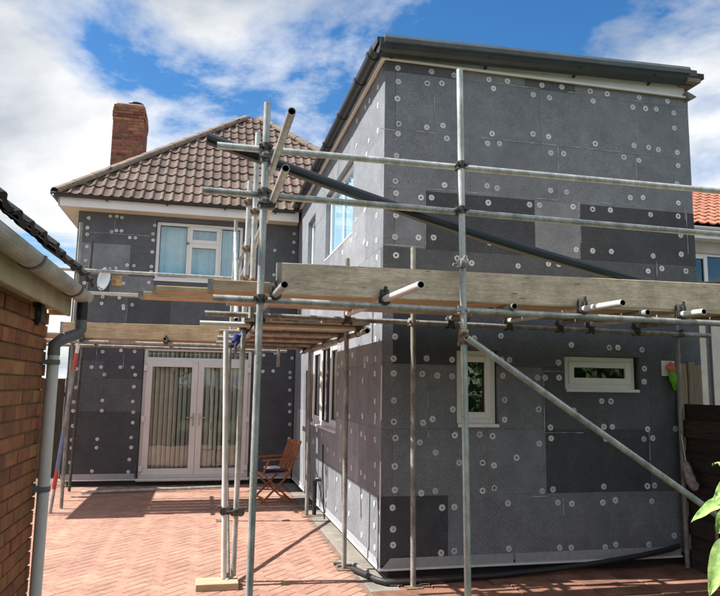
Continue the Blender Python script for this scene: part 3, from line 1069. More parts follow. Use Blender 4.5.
# French doors with a top light
def french():
    d = HY + .05
    u0, u1, z0, z1 = -2.655, -0.785, 0.115, 2.365
    mb = MB()
    ring(mb, 'F', u0, u1, z0, z1, .06, d, d + .07)
    mb.box(u0 + .06, u1 - .06, d + .002, d + .068, 2.125, 2.19)
    fr = mb.build('french_door', 'upvc_grey', house, bevel=0.004)
    fr['label'] = 'pale French doors with vertical blinds'
    pn = MB()
    pn.box(u0 + .05, u1 - .05, d + .028, d + .032, 2.18, z1 - .05)
    pn.build('top_light', 'glass', fr)
    mid = (u0 + u1) / 2
    for a0, a1, hs in ((u0 + .052, mid - .002, 1), (mid + .002, u1 - .052, -1)):
        lf = MB()
        b0, b1 = z0 + .05, 2.13
        W = .105
        lf.box(a0, a0 + W, d - .02, d + .045, b0, b1)
        lf.box(a1 - W, a1, d - .02, d + .045, b0, b1)
        lf.box(a0 + W, a1 - W, d - .02, d + .045, b0, b0 + .11)
        lf.box(a0 + W, a1 - W, d - .02, d + .045, b1 - W, b1)
        leaf = lf.build('door_leaf', 'upvc_grey', fr, bevel=0.005)
        q = MB()
        q.box(a0 + W - .004, a1 - W + .004, d + .010, d + .014, b0 + .106, b1 - W + .004)
        q.build('pane', 'glass', fr)
        be = MB()
        ring(be, 'F', a0 + W - .003, a1 - W + .003, b0 + .107, b1 - W + .003, .010, d - .006, d + .018)
        be.build('glazing_bead', 'black_plastic', fr)
        hx = a1 - .05 if hs > 0 else a0 + .05
        h = MB()
        h.box(hx - .014, hx + .014, d - .03, d - .02, 1.0, 1.22)
        h.bar((hx, d - .05, 1.15), (hx - hs * .12, d - .05, 1.145), .016, .02)
        h.bar((hx, d - .055, 1.15), (hx, d - .02, 1.15), .016, .016)
        h.build('handle', 'galv', fr, bevel=0.003)
        for hz in (.28, 1.12, 2.0):
            gx = a0 - .01 if hs > 0 else a1 + .01
            k = MB()
            k.box(gx - .035, gx + .035, d - .038, d - .018, hz - .05, hz + .05)
            k.build('hinge', 'upvc_grey', fr, bevel=0.006)
    s = MB()
    s.box(u0 - .02, u1 + .02, d - .11, d + .03, z0 - .045, z0 - .002)
    s.build('sill', 'upvc_grey', fr, bevel=0.008)
    bl = MB()
    x = u0 + .09
    while x < u1 - .07:
        a = 0.80 + random.uniform(-.12, .12)
        dx, dy = .047 * math.cos(a), .047 * math.sin(a)
        bl.add([(x - dx, d + .09 - dy, .20), (x + dx, d + .09 + dy, .20), (x + dx, d + .09 + dy, 2.33), (x - dx, d + .09 - dy, 2.33)], [(0, 1, 2, 3)])
        x += .079
    b = bl.build('vertical_blind', 'blind', fr, recalc=False)
    b['kind'] = 'stuff'


french()

# eaves, soffit, fascia and gutter
EY, EX0, EX1, EZ = 5.86, -4.19, 2.69, 4.90
APX, APY, APZ = -0.75, 5.86 + 3.44, 8.03
PIT = (APZ - EZ) / 3.44
e = MB()
e.box(EX0 + .04, -0.04, EY + .04, HY + .02, 4.722, 4.745)
e.box(EX0 + .04, HX0 + .02, HY + .02, 12.9, 4.722, 4.745)
e.build('soffit', 'soffit', house)
e = MB()
e.box(EX0 + .03, -0.05, EY + .02, EY + .04, 4.715, 4.90)
e.box(EX0 + .02, EX0 + .04, EY + .02, 12.9, 4.715, 4.90)
e.build('fascia_board', 'fascia', house)
e = MB()
prof = [(EY - .045 + .055 * math.cos(a), 4.905 + .055 * math.sin(a)) for a in [math.pi + i * math.pi / 8 for i in range(9)]]
prof += [(EY - .045 + .05 * math.cos(a), 4.905 + .05 * math.sin(a)) for a in [2 * math.pi - i * math.pi / 8 for i in range(9)]]
e.extrude(prof, (EX0 - .04, 0, 0), 'x', 4.10)
prof = [(EX0 - .045 + .055 * math.cos(a), 4.905 + .055 * math.sin(a)) for a in [math.pi + i * math.pi / 8 for i in range(9)]]
prof += [(EX0 - .045 + .05 * math.cos(a), 4.905 + .05 * math.sin(a)) for a in [2 * math.pi - i * math.pi / 8 for i in range(9)]]
e.extrude(prof, (0, EY - .08, 0), 'y', 7.0)
e.build('gutter', 'black_plastic', house)
for bx in (-3.4, -2.4, -1.4, -.5):
    k = MB().box(bx, bx + .03, EY - .05, EY + .02, 4.835, 4.85)
    k.build('gutter_bracket', 'black_plastic', house)

# roof planes under the tiles
YB = APY + 0.6
rr = MB()
E = [(EX0, EY, EZ), (EX1, EY, EZ), (EX1, 12.94, EZ), (EX0, 12.94, EZ)]
A1, A2 = (APX, APY, APZ), (APX, APY + .20, APZ)
rr.add(E + [A1, A2], [(0, 1, 4), (1, 2, 5, 4), (2, 3, 5), (3, 0, 4, 5), (3, 2, 1, 0)])
roof = rr.build('roof', 'roof_felt', house)

# double roman tiles
TW, TG = 0.334, 0.352


def tile_profile(w=TW, rolls=2):
    pr = []
    per = w / rolls
    for k in range(rolls):
        for t, h in ((0.0, 0.004), (.10, .020), (.22, .032), (.34, .029), (.46, .011), (.60, .003), (.85, .0)):
            pr.append((k * per + t * per, h))
    pr.append((w, 0.004))
    return pr


def tile_verts(w=TW, gauge=TG, rolls=2, lift=0.030, th=0.014):
    pr = tile_profile(w, rolls)
    n = len(pr)
    L = gauge * 1.12
    v = [(x, 0.0, h + lift) for x, h in pr] + [(x, L, h + .004) for x, h in pr] + [(x, 0.0, h + lift - th - .012) for x, h in pr]
    f = [(i, i + 1, n + i + 1, n + i) for i in range(n - 1)] + [(2 * n + i, 2 * n + i + 1, i + 1, i) for i in range(n - 1)]
    return v, f


def slope_matrix(origin, along, up):
    a = Vector(along).normalized()
    u = Vector(up).normalized()
    n = a.cross(u)
    M = Matrix((a, u, n)).transposed().to_4x4()
    M.translation = Vector(origin)
    return M


M_front = slope_matrix((EX0, EY - .05, EZ + .03 - .05 * PIT), (1, 0, 0), (0, 1, PIT))
SLEN = math.hypot(3.44 + .05, (3.44 + .05) * PIT)
TV, TF = tile_verts()
tile_me = bpy.data.meshes.new('roof_tile')
tile_me.from_pydata(TV, [], TF)
tile_me.materials.append(MATS['roof_tile'])
rot_front = M_front.to_euler()
hb = world_loc(roof)
rows = int(SLEN / TG)
base_h = world_loc(house)
rb = random.Random(21)
for j in range(rows):
    yy = j * TG
    plan = yy / SLEN * 3.49                       # distance in from the eave
    xl, xr = plan - .02, (EX1 - EX0) - plan + .02
    off = 0.0
    i = -1
    while i * TW < xr:
        x = i * TW + off
        i += 1
        if x + TW < xl or x > xr:
            continue
        # keep the part right of the extension out (hidden behind it)
        P = M_front @ Vector((x, yy, 0))
        if P.x > 1.6:
            continue
        edge = x < xl + TG or x + TW > xr - TG
        T = Matrix.Translation((x, yy, rb.uniform(0, .004)))
        if not edge:
            o = place('roof_tile', tile_me, roof, (0, 0, 0))
            o.matrix_local = Matrix.Translation(-hb) @ M_front @ T @ Matrix.Rotation(rb.uniform(-.008, .008), 4, 'Z')
        else:
            bm = bmesh.new()
            vs = [bm.verts.new(M_front @ T @ Vector(q)) for q in TV]
            for fc in TF:
                bm.faces.new([vs[q] for q in fc])
            for co, no in (((EX0 - .02, EY, 0), Vector((-1, 1, 0)).normalized()), ((EX1 + .02, EY, 0), Vector((1, 1, 0)).normalized())):
                gm = bm.verts[:] + bm.edges[:] + bm.faces[:]
                bmesh.ops.bisect_plane(bm, geom=gm, plane_co=co, plane_no=no, clear_outer=True)
            if len(bm.faces) > 3:
                bmesh.ops.translate(bm, verts=bm.verts, vec=-hb)
                me = bpy.data.meshes.new('roof_tile')
                bm.to_mesh(me)
                me.materials.append(MATS['roof_tile'])
                place('roof_tile', me, roof)
            bm.free()
# west slope tiles, seen only from elsewhere: one joined piece
M_west = slope_matrix((EX0 - .05, 12.94, EZ + .03 - .05 * PIT), (0, -1, 0), (1, 0, PIT))
wt = MB()
for j in range(rows):
    yy = j * TG
    plan = yy / SLEN * 3.49
    x = plan
    while x + TW < 7.08 - plan:
        wt.add([M_west @ Vector((q[0] + x, q[1] + yy, q[2])) for q in TV], TF)
        x += TW
tag(wt.build('roof_tiles', 'roof_tile', roof, recalc=False), kind='stuff')


def hip(p0, p1, parent, material, r=0.10, step=0.42):
    p0, p1 = Vector(p0), Vector(p1)
    a = (p1 - p0)
    n = int(a.length / step)
    a.normalize()
    s = a.cross(Vector((0, 0, 1))).normalized()
    u = s.cross(a)
    b = world_loc(parent)
    for i in range(n):
        q0, q1 = p0 + a * (i * step), p0 + a * ((i + 1) * step + .05)
        vs = []
        for q, k in ((q0, 1.06), (q1, .97)):
            for t in range(9):
                an = math.pi * (-.08 + 1.16 * t / 8)
                vs.append(q + (s * math.cos(an) * r * 1.12 + u * math.sin(an) * r * .85) * k)
        for q, k in ((q0, .92), (q1, .85)):
            for t in range(9):
                an = math.pi * (-.08 + 1.16 * t / 8)
                vs.append(q + (s * math.cos(an) * r * 1.12 + u * math.sin(an) * r * .85) * k)
        fs = [(t, t + 1, 10 + t, 9 + t) for t in range(8)] + [(18 + t, 19 + t, t + 1, t)[::-1] for t in range(8)] + [(9 + t, 10 + t, 28 + t, 27 + t) for t in range(8)]
        mb = MB().add(vs, fs, 0, False)
        mb.build('hip_tile', material, parent, recalc=False)


dz = Vector((0, 0, 0.055))
hip(Vector((EX0 - .03, EY - .03, EZ - .03)) + dz, Vector(A1) + dz, roof, 'hip_tile')
hip(Vector((EX1, EY, EZ)) + dz, Vector(A1) + dz, roof, 'hip_tile')

# chimney: individual bricks round a mortar core
CX, CY, CW, CD, CZ0, CZ1 = -3.52, 9.45, 0.665, 0.84, 5.0, 7.93
ch = MB().box(CX - CW / 2 + .012, CX + CW / 2 - .012, CY - CD / 2 + .012, CY + CD / 2 - .012, CZ0, CZ1 - .02).build('chimney', 'mortar_grey', house)
bk = {}
for ln in (.215, .1025):
    for ori in (0, 1):
        mb = MB()
        (mb.box(0, ln, 0, .1025, 0, .065) if ori == 0 else mb.box(0, .1025, 0, ln, 0, .065))
        bk[ln, ori] = mb.mesh('brick', 'chimney_brick', bevel=.003)
nc = int((CZ1 - 5.9) / .075)
crest = MB()
for c in range(nc):
    z = CZ1 - (c + 1) * .075
    out = .018 if c in (2, 3) else (.009 if c in (1, 4) else 0)
    x0, x1, y0, y1 = CX - CW / 2 - out, CX + CW / 2 + out, CY - CD / 2 - out, CY + CD / 2 + out
    for face in ('f', 'r'):
        t, end = (x0, x1) if face == 'f' else (y0 + .1125, y1)
        first = .1025 if c % 2 else .215
        while t < end - .05:
            ln = min(first, end - t)
            first = .215
            me = bk[.215, 0 if face == 'f' else 1] if ln > .16 else bk[.1025, 0 if face == 'f' else 1]
            loc = Vector((t, y0, z)) if face == 'f' else Vector((x1 - .1025, t, z))
            o = place('brick', me, ch, loc - hb + Vector((0, random.uniform(-.002, .002), 0)))
            full = .215 if ln > .16 else .1025
            if abs(ln - full) > .004:
                o.scale = (ln / full, 1, 1) if face == 'f' else (1, ln / full, 1)
            t += ln + .010
MB().box(CX - CW / 2 + .03, CX + CW / 2 - .03, CY - CD / 2 + .03, CY + CD / 2 - .03, CZ1 - .03, CZ1 + .05).build('flaunching', 'concrete', ch, bevel=.03)
co = MB()
co.lathe([(.09, CZ1 + .03), (.09, CZ1 + .09)], (CX + .10, CY - .1, 0), 14)
co.lathe([(.15, CZ1 + .105), (.17, CZ1 + .12), (.17, CZ1 + .15), (.10, CZ1 + .175)], (CX + .10, CY - .1, 0), 18)
for k in range(3):
    a = k * 2.1
    co.bar((CX + .10 + .085 * math.cos(a), CY - .1 + .085 * math.sin(a), CZ1 + .08), (CX + .10 + .1 * math.cos(a), CY - .1 + .1 * math.sin(a), CZ1 + .11), .012, .012)
co.build('cowl', 'black_plastic', ch)

# ------------------------------------------------------------------ garage (near left)
GS = 0.69


def near(p, s=GS):                                   # the garage stands nearer than the house: same line of sight, brick-sized scale
    return CAM + (Vector(p) - CAM) * s


GC = near((-2.925, 0.09, 0))
GX, GY = GC.x, GC.y
GZ = 2.12
garage = thing('garage', 'brick garage with dark tiled roof and old grey gutter at the left edge', 'garage', (GX, GY, 0))
MB().box(GX - 2.6, GX - .012, -7.4, GY - .012, -.05, GZ + .03).build('wall', 'mortar', garage)
gb = {}
for ln in (.215, .1025):
    mb = MB().box(-.1025, 0, -ln, 0, 0, .065)
    gb[ln] = mb.mesh('brick', 'garage_brick', bevel=.003)
gbase = world_loc(garage)
gstuff = MB()
cnt = 0
for c in range(29):
    z = -.045 + c * .075
    y = GY
    ln = .215 if c % 2 == 0 else .1025
    while y > -7.3:
        jx = random.uniform(-.003, .002)
        if y > -3.9 and z + .065 < GZ + .04:
            place('brick', gb[ln], garage, Vector((GX + jx, y, z)) - gbase)
            cnt += 1
        elif z + .065 < GZ + .04:
            gstuff.box(GX - .1 + jx, GX + jx, y - .215, y, z, z + .065)
        y -= ln + .010
        ln = .215
    x = GX - .11
    while x > GX - 2.5 and z + .065 < GZ + .04:
        gstuff.box(x - .215, x, GY - .1, GY, z, z + .065)
        x -= .225
tag(gstuff.build('bricks', 'garage_brick', garage, recalc=False), kind='stuff')
fz = GZ
fb = MB()
fb.box(GX - .02, GX + .10, -7.4, GY + .06, fz + .028, fz + .05)
fb.build('soffit', 'timber_cream', garage)
fb = MB()
fb.box(GX + .085, GX + .105, -7.4, GY + .07, fz - .005, fz + .15)
fb.box(GX - .02, GX + .0845, GY + .05, GY + .07, fz + .0, fz + .12)
fb.build('fascia_board', 'timber_cream', garage, bevel=.004)
gg = MB()
gcx, gcz, gr_ = GX + .165, fz + .135, .056
pf = [(gcx + gr_ * math.cos(a), gcz + gr_ * math.sin(a)) for a in [math.pi + i * math.pi / 12 for i in range(13)]]
pf += [(gcx + (gr_ - .006) * math.cos(a), gcz + (gr_ - .006) * math.sin(a)) for a in [2 * math.pi - i * math.pi / 12 for i in range(13)]]
gg.extrude(pf, (0, -7.4, 0), 'y', GY + .13 + 7.4)
gut = gg.build('gutter', 'gutter_old', garage)
for yy in (GY - .28, GY - 1.2, GY - 2.1):
    k = MB()
    pk = [(gcx + (gr_ + .007) * math.cos(a), gcz + (gr_ + .007) * math.sin(a)) for a in [math.pi + i * math.pi / 12 for i in range(13)]]
    pk += [(gcx + (gr_ + .001) * math.cos(a), gcz + (gr_ + .001) * math.sin(a)) for a in [2 * math.pi - i * math.pi / 12 for i in range(13)]]
    k.extrude(pk, (0, yy, 0), 'y', .028)
    k.build('gutter_bracket', 'pipe_dark', gut)
# downpipe with a swan neck
ox, oy = gcx, GY + .075
px_, py_ = GX + .050, GY - .045
dp = MB()
dp.tube((ox, oy, gcz - .03), (ox, oy, gcz - .17), .034, 16, False, 0)
dp.build('outlet', 'black_plastic', garage)
dp = MB()
dp.sweep([(ox, oy, gcz - .16), (ox, oy, gcz - .215), (ox - .012, oy - .012, gcz - .245), (px_ + .03, py_ + .03, gcz - .285), (px_, py_, gcz - .32), (px_, py_, gcz - .38)], .035, 16)
dp.build('elbow', 'pipe_dark', garage)
dp = MB()
dp.tube((px_, py_, gcz - .36), (px_, py_, 0.02), .0325, 18, False)
pipe = dp.build('downpipe', 'pipe_grey', garage)
for zz in (gcz - .42, 1.12, .32):
    k = MB()
    k.tube((px_, py_, zz - .014), (px_, py_, zz + .014), .038, 16, False)
    k.box(GX - .01, px_, py_ - .05, py_ + .05, zz - .012, zz + .012)
    k.build('pipe_clip', 'pipe_dark', pipe)
# wall vent
vy = near((-2.98, -.40, 2.34))
v = MB()
v.lathe([(.055, 0), (.055, .02), (.04, .03)], (0, 0, 0), 14, M=Matrix.Rotation(math.pi / 2, 3, 'Y') @ Matrix.Diagonal((1.35, .62, 1)))
vv = v.mesh('vent', 'black_plastic')
place('vent', vv, garage, Vector((GX + .001, near((-2.93, -.36, 0)).y, vy.z - .05)) - gbase)
for k in range(3):
    MB().box(GX + .03, GX + .036, near((-2.93, -.36, 0)).y - .028 + k * .022, near((-2.93, -.36, 0)).y - .018 + k * .022, vy.z - .10, vy.z + .0).build('vent_slat', 'pipe_dark', garage)
# roof tiles: eaves courses one by one
gt_v, gt_f = tile_verts(.20, .33, 1, .04, .02)
gt_v = [(x, y, z * .72) for x, y, z in gt_v]
g_me = bpy.data.meshes.new('roof_tile')
g_me.from_pydata(gt_v, [], gt_f)
g_me.materials.append(MATS['garage_tile'])
gp = math.tan(math.radians(39))
M_g = slope_matrix((GX + .20, GY + .10 - 28 * .199, fz + .175), (0, 1, 0), (-1, 0, gp))
groof = MB().add([(GX + .15, GY + .05, fz + .16), (GX + .15, -7.4, fz + .16), (GX - 2.7, -7.4, fz + .16 + 2.85 * gp), (GX - 2.7, GY + .05, fz + .16 + 2.85 * gp)],
                 [(0, 3, 2, 1)]).build('roof', 'roof_felt', garage, recalc=False)
gs = MB()
for j in range(8):
    for i in range(28):
        T = Matrix.Translation((i * .199 + random.uniform(-.008, .008), j * .33 + random.uniform(-.012, .012), random.uniform(0, .014)))
        if j < 6 and i > 6:
            o = place('roof_tile', g_me, groof)
            o.matrix_local = Matrix.Translation(-gbase) @ M_g @ T @ Matrix.Rotation(random.uniform(-.04, .04), 4, 'Z')
        else:
            gs.add([M_g @ T @ Vector(q) for q in gt_v], gt_f)
tag(gs.build('roof_tiles', 'garage_tile', groof, recalc=False), kind='stuff')

# ------------------------------------------------------------------ scaffold
sc = thing('scaffold', 'galvanised tube scaffold wrapped round the front and side of the extension', 'scaffold', (-1.26, -1.5, 0))
sb = world_loc(sc)
TR = 0.0242


def tube(name, p0, p1, m='galv', parent=sc, r=TR):
    return MB().tube(p0, p1, r, 16).build(name, [m, 'tube_inside'], parent, recalc=False)


cm = MB()
cm.tube((0, 0, -.028), (0, 0, .028), .034, 12, False)
cm.tube((-.028, .052, 0), (.028, .052, 0), .034, 12, False)
cm.box(-.03, .03, .012, .042, -.022, .022)
for sx_ in (-1, 1):
    cm.tube((sx_ * .036, -.035, -.0), (sx_ * .036, .03, -.0), .008, 6, False)
    cm.lathe([(.014, -.012), (.014, .012)], (sx_ * .036, -.03, 0), 6, M=Matrix.Rotation(math.pi / 2, 3, 'X'))
cm.tube((0, .03, .036), (0, .095, .036), .008, 6, False)
cm.lathe([(.014, -.012), (.014, .012)], (0, .09, .036), 6, M=Matrix.Rotation(math.pi / 2, 3, 'X'))
coup_me = {k: cm.mesh('coupler', k) for k in ('coupler', 'coupler_rust', 'galv')}


def coupler(p, rot=(0, 0, 0), m='coupler'):
    place('coupler', coup_me[m], sc, Vector(p) - sb, rot)


def base_plate(st, x, y):
    mb = MB()
    mb.box(x - .075, x + .075, y - .075, y + .075, .001, .008)
    mb.build('base_plate', 'coupler_rust', st)


FYO = -1.5
RY = -1.45                                        # rails hang just inside the front standards
zr = lambda z: CAM.z + (z - CAM.z) * (RY - CAM.y) / (-1.5 - CAM.y)
st = tube('standard', (-1.263, FYO, .01), (-1.259, FYO, 3.71))
base_plate(st, -1.263, FYO)
st = tube('standard', (.240, FYO, .01), (.192, FYO, 4.145))
base_plate(st, .240, FYO)
st = tube('standard', (2.78, FYO, .01), (2.76, FYO, 4.10))
base_plate(st, 2.78, FYO)
st = tube('standard', (.249, -.215, .01), (.236, -.205, 3.02), 'galv_old')
base_plate(st, .249, -.215)
st = tube('standard', (3.105, -.105, .01), (3.11, -.10, 2.46), 'galv_old')
st = tube('standard', (-.228, .458, .01), (-.262, .40, 3.0), 'galv_old')
base_plate(st, -.228, .458)
st = tube('standard', (-.191, 3.118, .01), (-.20, 3.12, 2.42), 'galv_old')
base_plate(st, -.191, 3.118)
tube('standard', (-1.364, .10, .062), (-1.430, .25, 2.215), 'galv_bright')
tube('standard', (-1.280, .205, .01), (-1.266, .25, 3.67))
tube('standard', (-1.235, -.20, 2.30), (-1.235, -.20, 3.985))
st = tube('standard', (-1.306, 2.94, .01), (-1.285, 2.95, 3.95), 'galv_old')
base_plate(st, -1.306, 2.94)
st = tube('standard', (-3.447, 4.10, .01), (-3.43, 3.96, 4.0), 'galv_old')
st = tube('standard', (-3.622, 5.618, .01), (-3.55, 5.70, 4.1), 'coupler')
st = tube('standard', (-5.15, 3.98, .01), (-5.15, 3.98, 4.0))
st = tube('standard', (-5.15, 6.6, .01), (-5.15, 6.6, 4.0))
st = tube('standard', (-.55, 3.95, 2.0), (-.55, 3.95, 2.42), 'galv_old')
# front rails and ledgers along X
tube('guard_rail', (-1.594, RY, zr(3.362)), (3.05, RY, zr(3.375)))
tube('guard_rail', (-1.675, RY, zr(3.036)), (3.05, RY, zr(3.002)))
tube('ledger', (-1.575, RY, zr(2.298)), (3.05, RY, zr(2.268)))
tube('ledger', (-1.63, -.155, 2.333), (3.46, -.155, 2.305), 'galv_old')
for zz in (3.362, 3.04, 2.30):
    coupler((-1.26, FYO, zr(zz)))
for zz in (3.368, 3.025, 2.283):
    coupler((.2, FYO, zr(zz)), m='coupler' if zz > 3 else 'galv')
coupler((.236, -.205, 2.32), (0, 0, 0), 'galv')
coupler((.195, FYO, 2.63), (0, 0, math.pi), 'galv')
coupler((3.11, -.10, 2.31), (0, 0, math.pi))
# transoms, sticking out towards the viewer
for tx, ty, m in ((-.371, -2.29, 'galv_bright'), (1.211, -1.965, 'galv_bright'), (2.084, -1.71, 'galv_bright'), (-1.155, -2.02, 'galv')):
    tube('transom', (tx, ty, 2.332), (tx, -.09, 2.375), m)
    coupler((tx, RY, 2.335), (math.pi / 2, 0, 0))
    coupler((tx, -.155, 2.318), (math.pi / 2, 0, 0))
for tx in (.62, 1.75, 2.6):
    tube('transom', (tx, -1.50, 2.335), (tx, -.09, 2.375), 'galv_old')
    coupler((tx, -.155, 2.318), (math.pi / 2, 0, 0))
# braces
tube('brace', (.215, FYO - .055, 2.085), (3.02, FYO - .055, .30), 'galv')
coupler((.215, FYO, 2.07), (math.pi / 2, 0, math.pi), 'coupler_rust')
tube('brace', (-1.335, .05, .03), (-1.335, 3.95, 2.30), 'galv_old')
# side walkway: rails along Y, ledgers, cross transoms
tube('guard_rail', (-1.195, -2.47, 3.25), (-1.235, 3.95, 3.33), 'galv')
tube('guard_rail', (-1.195, -2.25, 2.99), (-1.235, 3.95, 3.02), 'galv')
coupler((-1.26, FYO, 3.30), (0, 0, -math.pi / 2))
coupler((-1.26, FYO, 2.97), (0, 0, -math.pi / 2))
tube('ledger', (-1.19, -.35, 2.222), (-1.19, 4.1, 2.222), 'galv_old')
tube('ledger', (-.205, -.25, 2.222), (-.205, 4.1, 2.222), 'galv_old')
for ty in (.115, .98, 1.95, 2.87, 3.62):
    tube('transom', (-1.67 if ty < .5 else -1.48, ty, 2.27), (-.09, ty, 2.27), 'galv_bright' if ty < .5 else 'galv_old')
    coupler((-.205, ty, 2.235), (math.pi / 2, 0, math.pi / 2))
    coupler((-1.19, ty, 2.235), (math.pi / 2, 0, math.pi / 2))
coupler((-1.28, .22, 2.26))
coupler((-1.27, .23, 3.0), m='coupler_rust')
coupler((-1.262, .24, 2.72), m='coupler_rust')
coupler((-1.27, .23, 3.45), m='coupler_rust')
coupler((-1.235, -.20, 3.25), m='coupler_rust')
coupler((-1.235, -.20, 2.62), m='coupler_rust')
coupler((-1.34, .14, .62), (0, 0, math.pi / 2))
coupler((-1.29, .17, .60), (0, 0, -math.pi / 2))
coupler((-1.30, 2.94, 1.0), m='coupler')
coupler((-1.29, 2.95, 2.24), m='coupler')
tube('brace', (-1.31, 1.0, 2.4), (-1.29, 2.9, 3.75), 'galv')
# left walkway along the old house
tube('guard_rail', (-5.4, 3.93, 3.318), (-1.24, 3.93, 3.298), 'galv')
tube('guard_rail', (-5.4, 3.93, 2.995), (-1.15, 3.93, 2.98), 'galv_bright')
tube('ledger', (-5.4, 3.90, 2.299), (-.50, 3.90, 2.288), 'galv_old')
tube('ledger', (-5.4, 5.02, 2.30), (-.30, 5.02, 2.29), 'galv_old')
for tx in (-4.6, -3.3, -2.17, -1.05):
    tube('transom', (tx, 3.62, 2.346), (tx, 5.2, 2.346), 'galv_old')
    coupler((tx, 3.90, 2.31), (math.pi / 2, 0, 0))
coupler((-3.44, 3.97, 3.31))
coupler((-3.44, 3.97, 2.99))
coupler((-3.44, 4.0, 2.30))
# rope tie
rp = MB()
for k in range(5):
    rp.sweep([(-1.345 + .03 * math.cos(a) + .004 * k, .18 + .03 * math.sin(a), 2.12 + .014 * k + .01 * math.sin(2 * a)) for a in [i * .6 for i in range(12)]], .008, 6)
rp.sweep([(-1.33, .15, 2.12), (-1.345, .14, 2.07), (-1.34, .14, 2.0)], .008, 6)
rp.build('rope_tie', 'blue_rope', sc)


# ---- boards: every board a thing of its own
def scaffold_board(p0, p1, w, th, label, group, material, up=(0, 0, 1), name='scaffold_board'):
    p0, p1 = Vector(p0), Vector(p1)
    t = thing(name, label, 'board', p0, group)
    mb = MB()
    # slightly bowed plank
    n = 6
    a = (p1 - p0)
    d = a.normalized()
    s = d.cross(Vector(up)).normalized()
    u = s.cross(d)
    tw = random.uniform(-.004, .004)
    vs = []
    for i in range(n + 1):
        c = p0 + a * (i / n) + u * (tw * math.sin(math.pi * i / n)) + s * random.uniform(-.002, .002)
        vs += [c - s * w / 2 - u * th / 2, c + s * w / 2 - u * th / 2, c + s * w / 2 + u * th / 2, c - s * w / 2 + u * th / 2]
    fs = [(3, 2, 1, 0), tuple(4 * n + k for k in range(4))]
    for i in range(n):
        for k in range(4):
            fs.append((4 * i + k, 4 * i + (k + 1) % 4, 4 * i + 4 + (k + 1) % 4, 4 * i + 4 + k))
    mb.add(vs, fs)
    mb.build('plank', material, t, bevel=.003)
    for q, sg in ((p0, 1), (p1, -1)):
        b = MB()
        b.bar(q - d * sg * .0015, q + d * sg * .035, w + .003, th + .003, up=u)
        b.build('end_band', 'galv_old', t)
    return t


ORD = ['outermost', 'second', 'middle', 'fourth', 'innermost']
for i in range(5):
    y = -1.305 + i * .236
    z = 2.378 + .034 * (y + 1.45)
    x0 = [-1.605, -2.0, -1.5, -2.13, -1.45][i]
    scaffold_board((x0, y, z), (3.35 if i < 4 else 3.05, y, z - .004), .225, .038,
                   '%s long timber board of the walkway in front of the extension' % ORD[i], 'boards of the front walkway', 'plank')
scaffold_board((-1.145, -1.405, 2.465), (2.9, -1.405, 2.502), .225, .036, 'long grey toe board on edge facing the viewer above the front ledger',
               'toe boards', 'plank_grey', up=(0, 1, 0), name='toe_board')
scaffold_board((-1.612, -1.408, 2.400), (-1.155, -1.408, 2.395), .075, .034, 'short timber offcut on edge left of the front corner standard',
               None, 'plank', up=(0, 1, 0), name='timber_offcut')
for i in range(5):
    x = -1.17 + i * .230
    y0 = [-.05, -.10, -.02, -.12, -.06][i]
    scaffold_board((x, y0, 2.315), (x, 3.66 + .05 * (i % 2), 2.315), .225, .038,
                   '%s timber board of the walkway beside the extension side wall' % ORD[i], 'boards of the side walkway', 'plank_y')
for i in range(4):
    y = 4.07 + i * .237
    scaffold_board((-4.22 + .03 * (i % 2), y, 2.391), (-.30 - .05 * (i % 2), y, 2.391), .225, .038,
                   '%s timber board of the walkway across the old house' % ['nearest', 'second', 'third', 'farthest'][i], 'boards of the left walkway', 'plank')
for i in range(4):
    x = -5.08 + i * .237
    scaffold_board((x, 3.62, 2.43), (x, 7.4, 2.43), .225, .038,
                   '%s timber board of the walkway round the old house corner' % ['leftmost', 'second', 'third', 'rightmost'][i], 'boards of the corner walkway', 'plank_y')
scaffold_board((-3.6, 3.955, 2.452), (-1.0, 3.955, 2.470), .222, .036, 'brown toe board on edge along the walkway across the old house', 'toe boards', 'plank', up=(0, 1, 0), name='toe_board')

# ------------------------------------------------------------------ loose things
# long black gutter length lying across the guard rails
gl = MB()
n = 16
prof = [(-.048, .034), (-.052, 0.0), (-.040, -.030), (-.015, -.046), (.015, -.046), (.040, -.030), (.052, 0), (.048, .034), (.044, .034), (.046, 0), (.036, -.026), (.013, -.040), (-.013, -.040), (-.036, -.026), (-.046, 0), (-.044, .034)]
vs, fs = [], []
tilt = Matrix.Rotation(math.radians(-55), 3, 'X')
for i in range(n + 1):
    t = i / n
    x = -1.665 + t * (2.62 + 1.665)
    z = 3.455 - t * (3.455 - 2.445) - .13 * math.sin(math.pi * min(1, t * 1.02)) * .62
    for a, b in prof:
        q = tilt @ Vector((0, a * .82, b * .82))
        vs.append((x, -1.365 + q.y, z + q.z))
m_ = len(prof)
for i in range(n):
    for k in range(m_):
        fs.append((i * m_ + k, i * m_ + (k + 1) % m_, (i + 1) * m_ + (k + 1) % m_, (i + 1) * m_ + k))
fs += [tuple(range(m_))[::-1], tuple(n * m_ + k for k in range(m_))]
gl.add(vs, fs)
tag(gl.build('gutter_length', 'gutter_dark', base=(-1.665, -1.365, 3.4)), 'long black gutter length sloping down across the guard rails', 'gutter')

# sole board below the pair of short tubes
sb_ = MB().box(-1.60, -1.245, -.045, .165, .0, .058)
o = sb_.build('sole_board', 'pad_wood', bevel=.004, base=(-1.42, .06, 0))
tag(o, 'pale timber sole board under the bright scaffold tube', 'board')

# loose tube lying along the foot of the old house
a_, b_ = on(81, 492.5, 2, .035), on(222, 487, 2, .035)
lt = MB().tube(a_, b_, TR, 14).build('loose_tube', ['galv', 'tube_inside'], recalc=False, base=(a_ + b_) / 2)
tag(lt, 'loose scaffold tube lying on the paving below the French doors', 'tube')

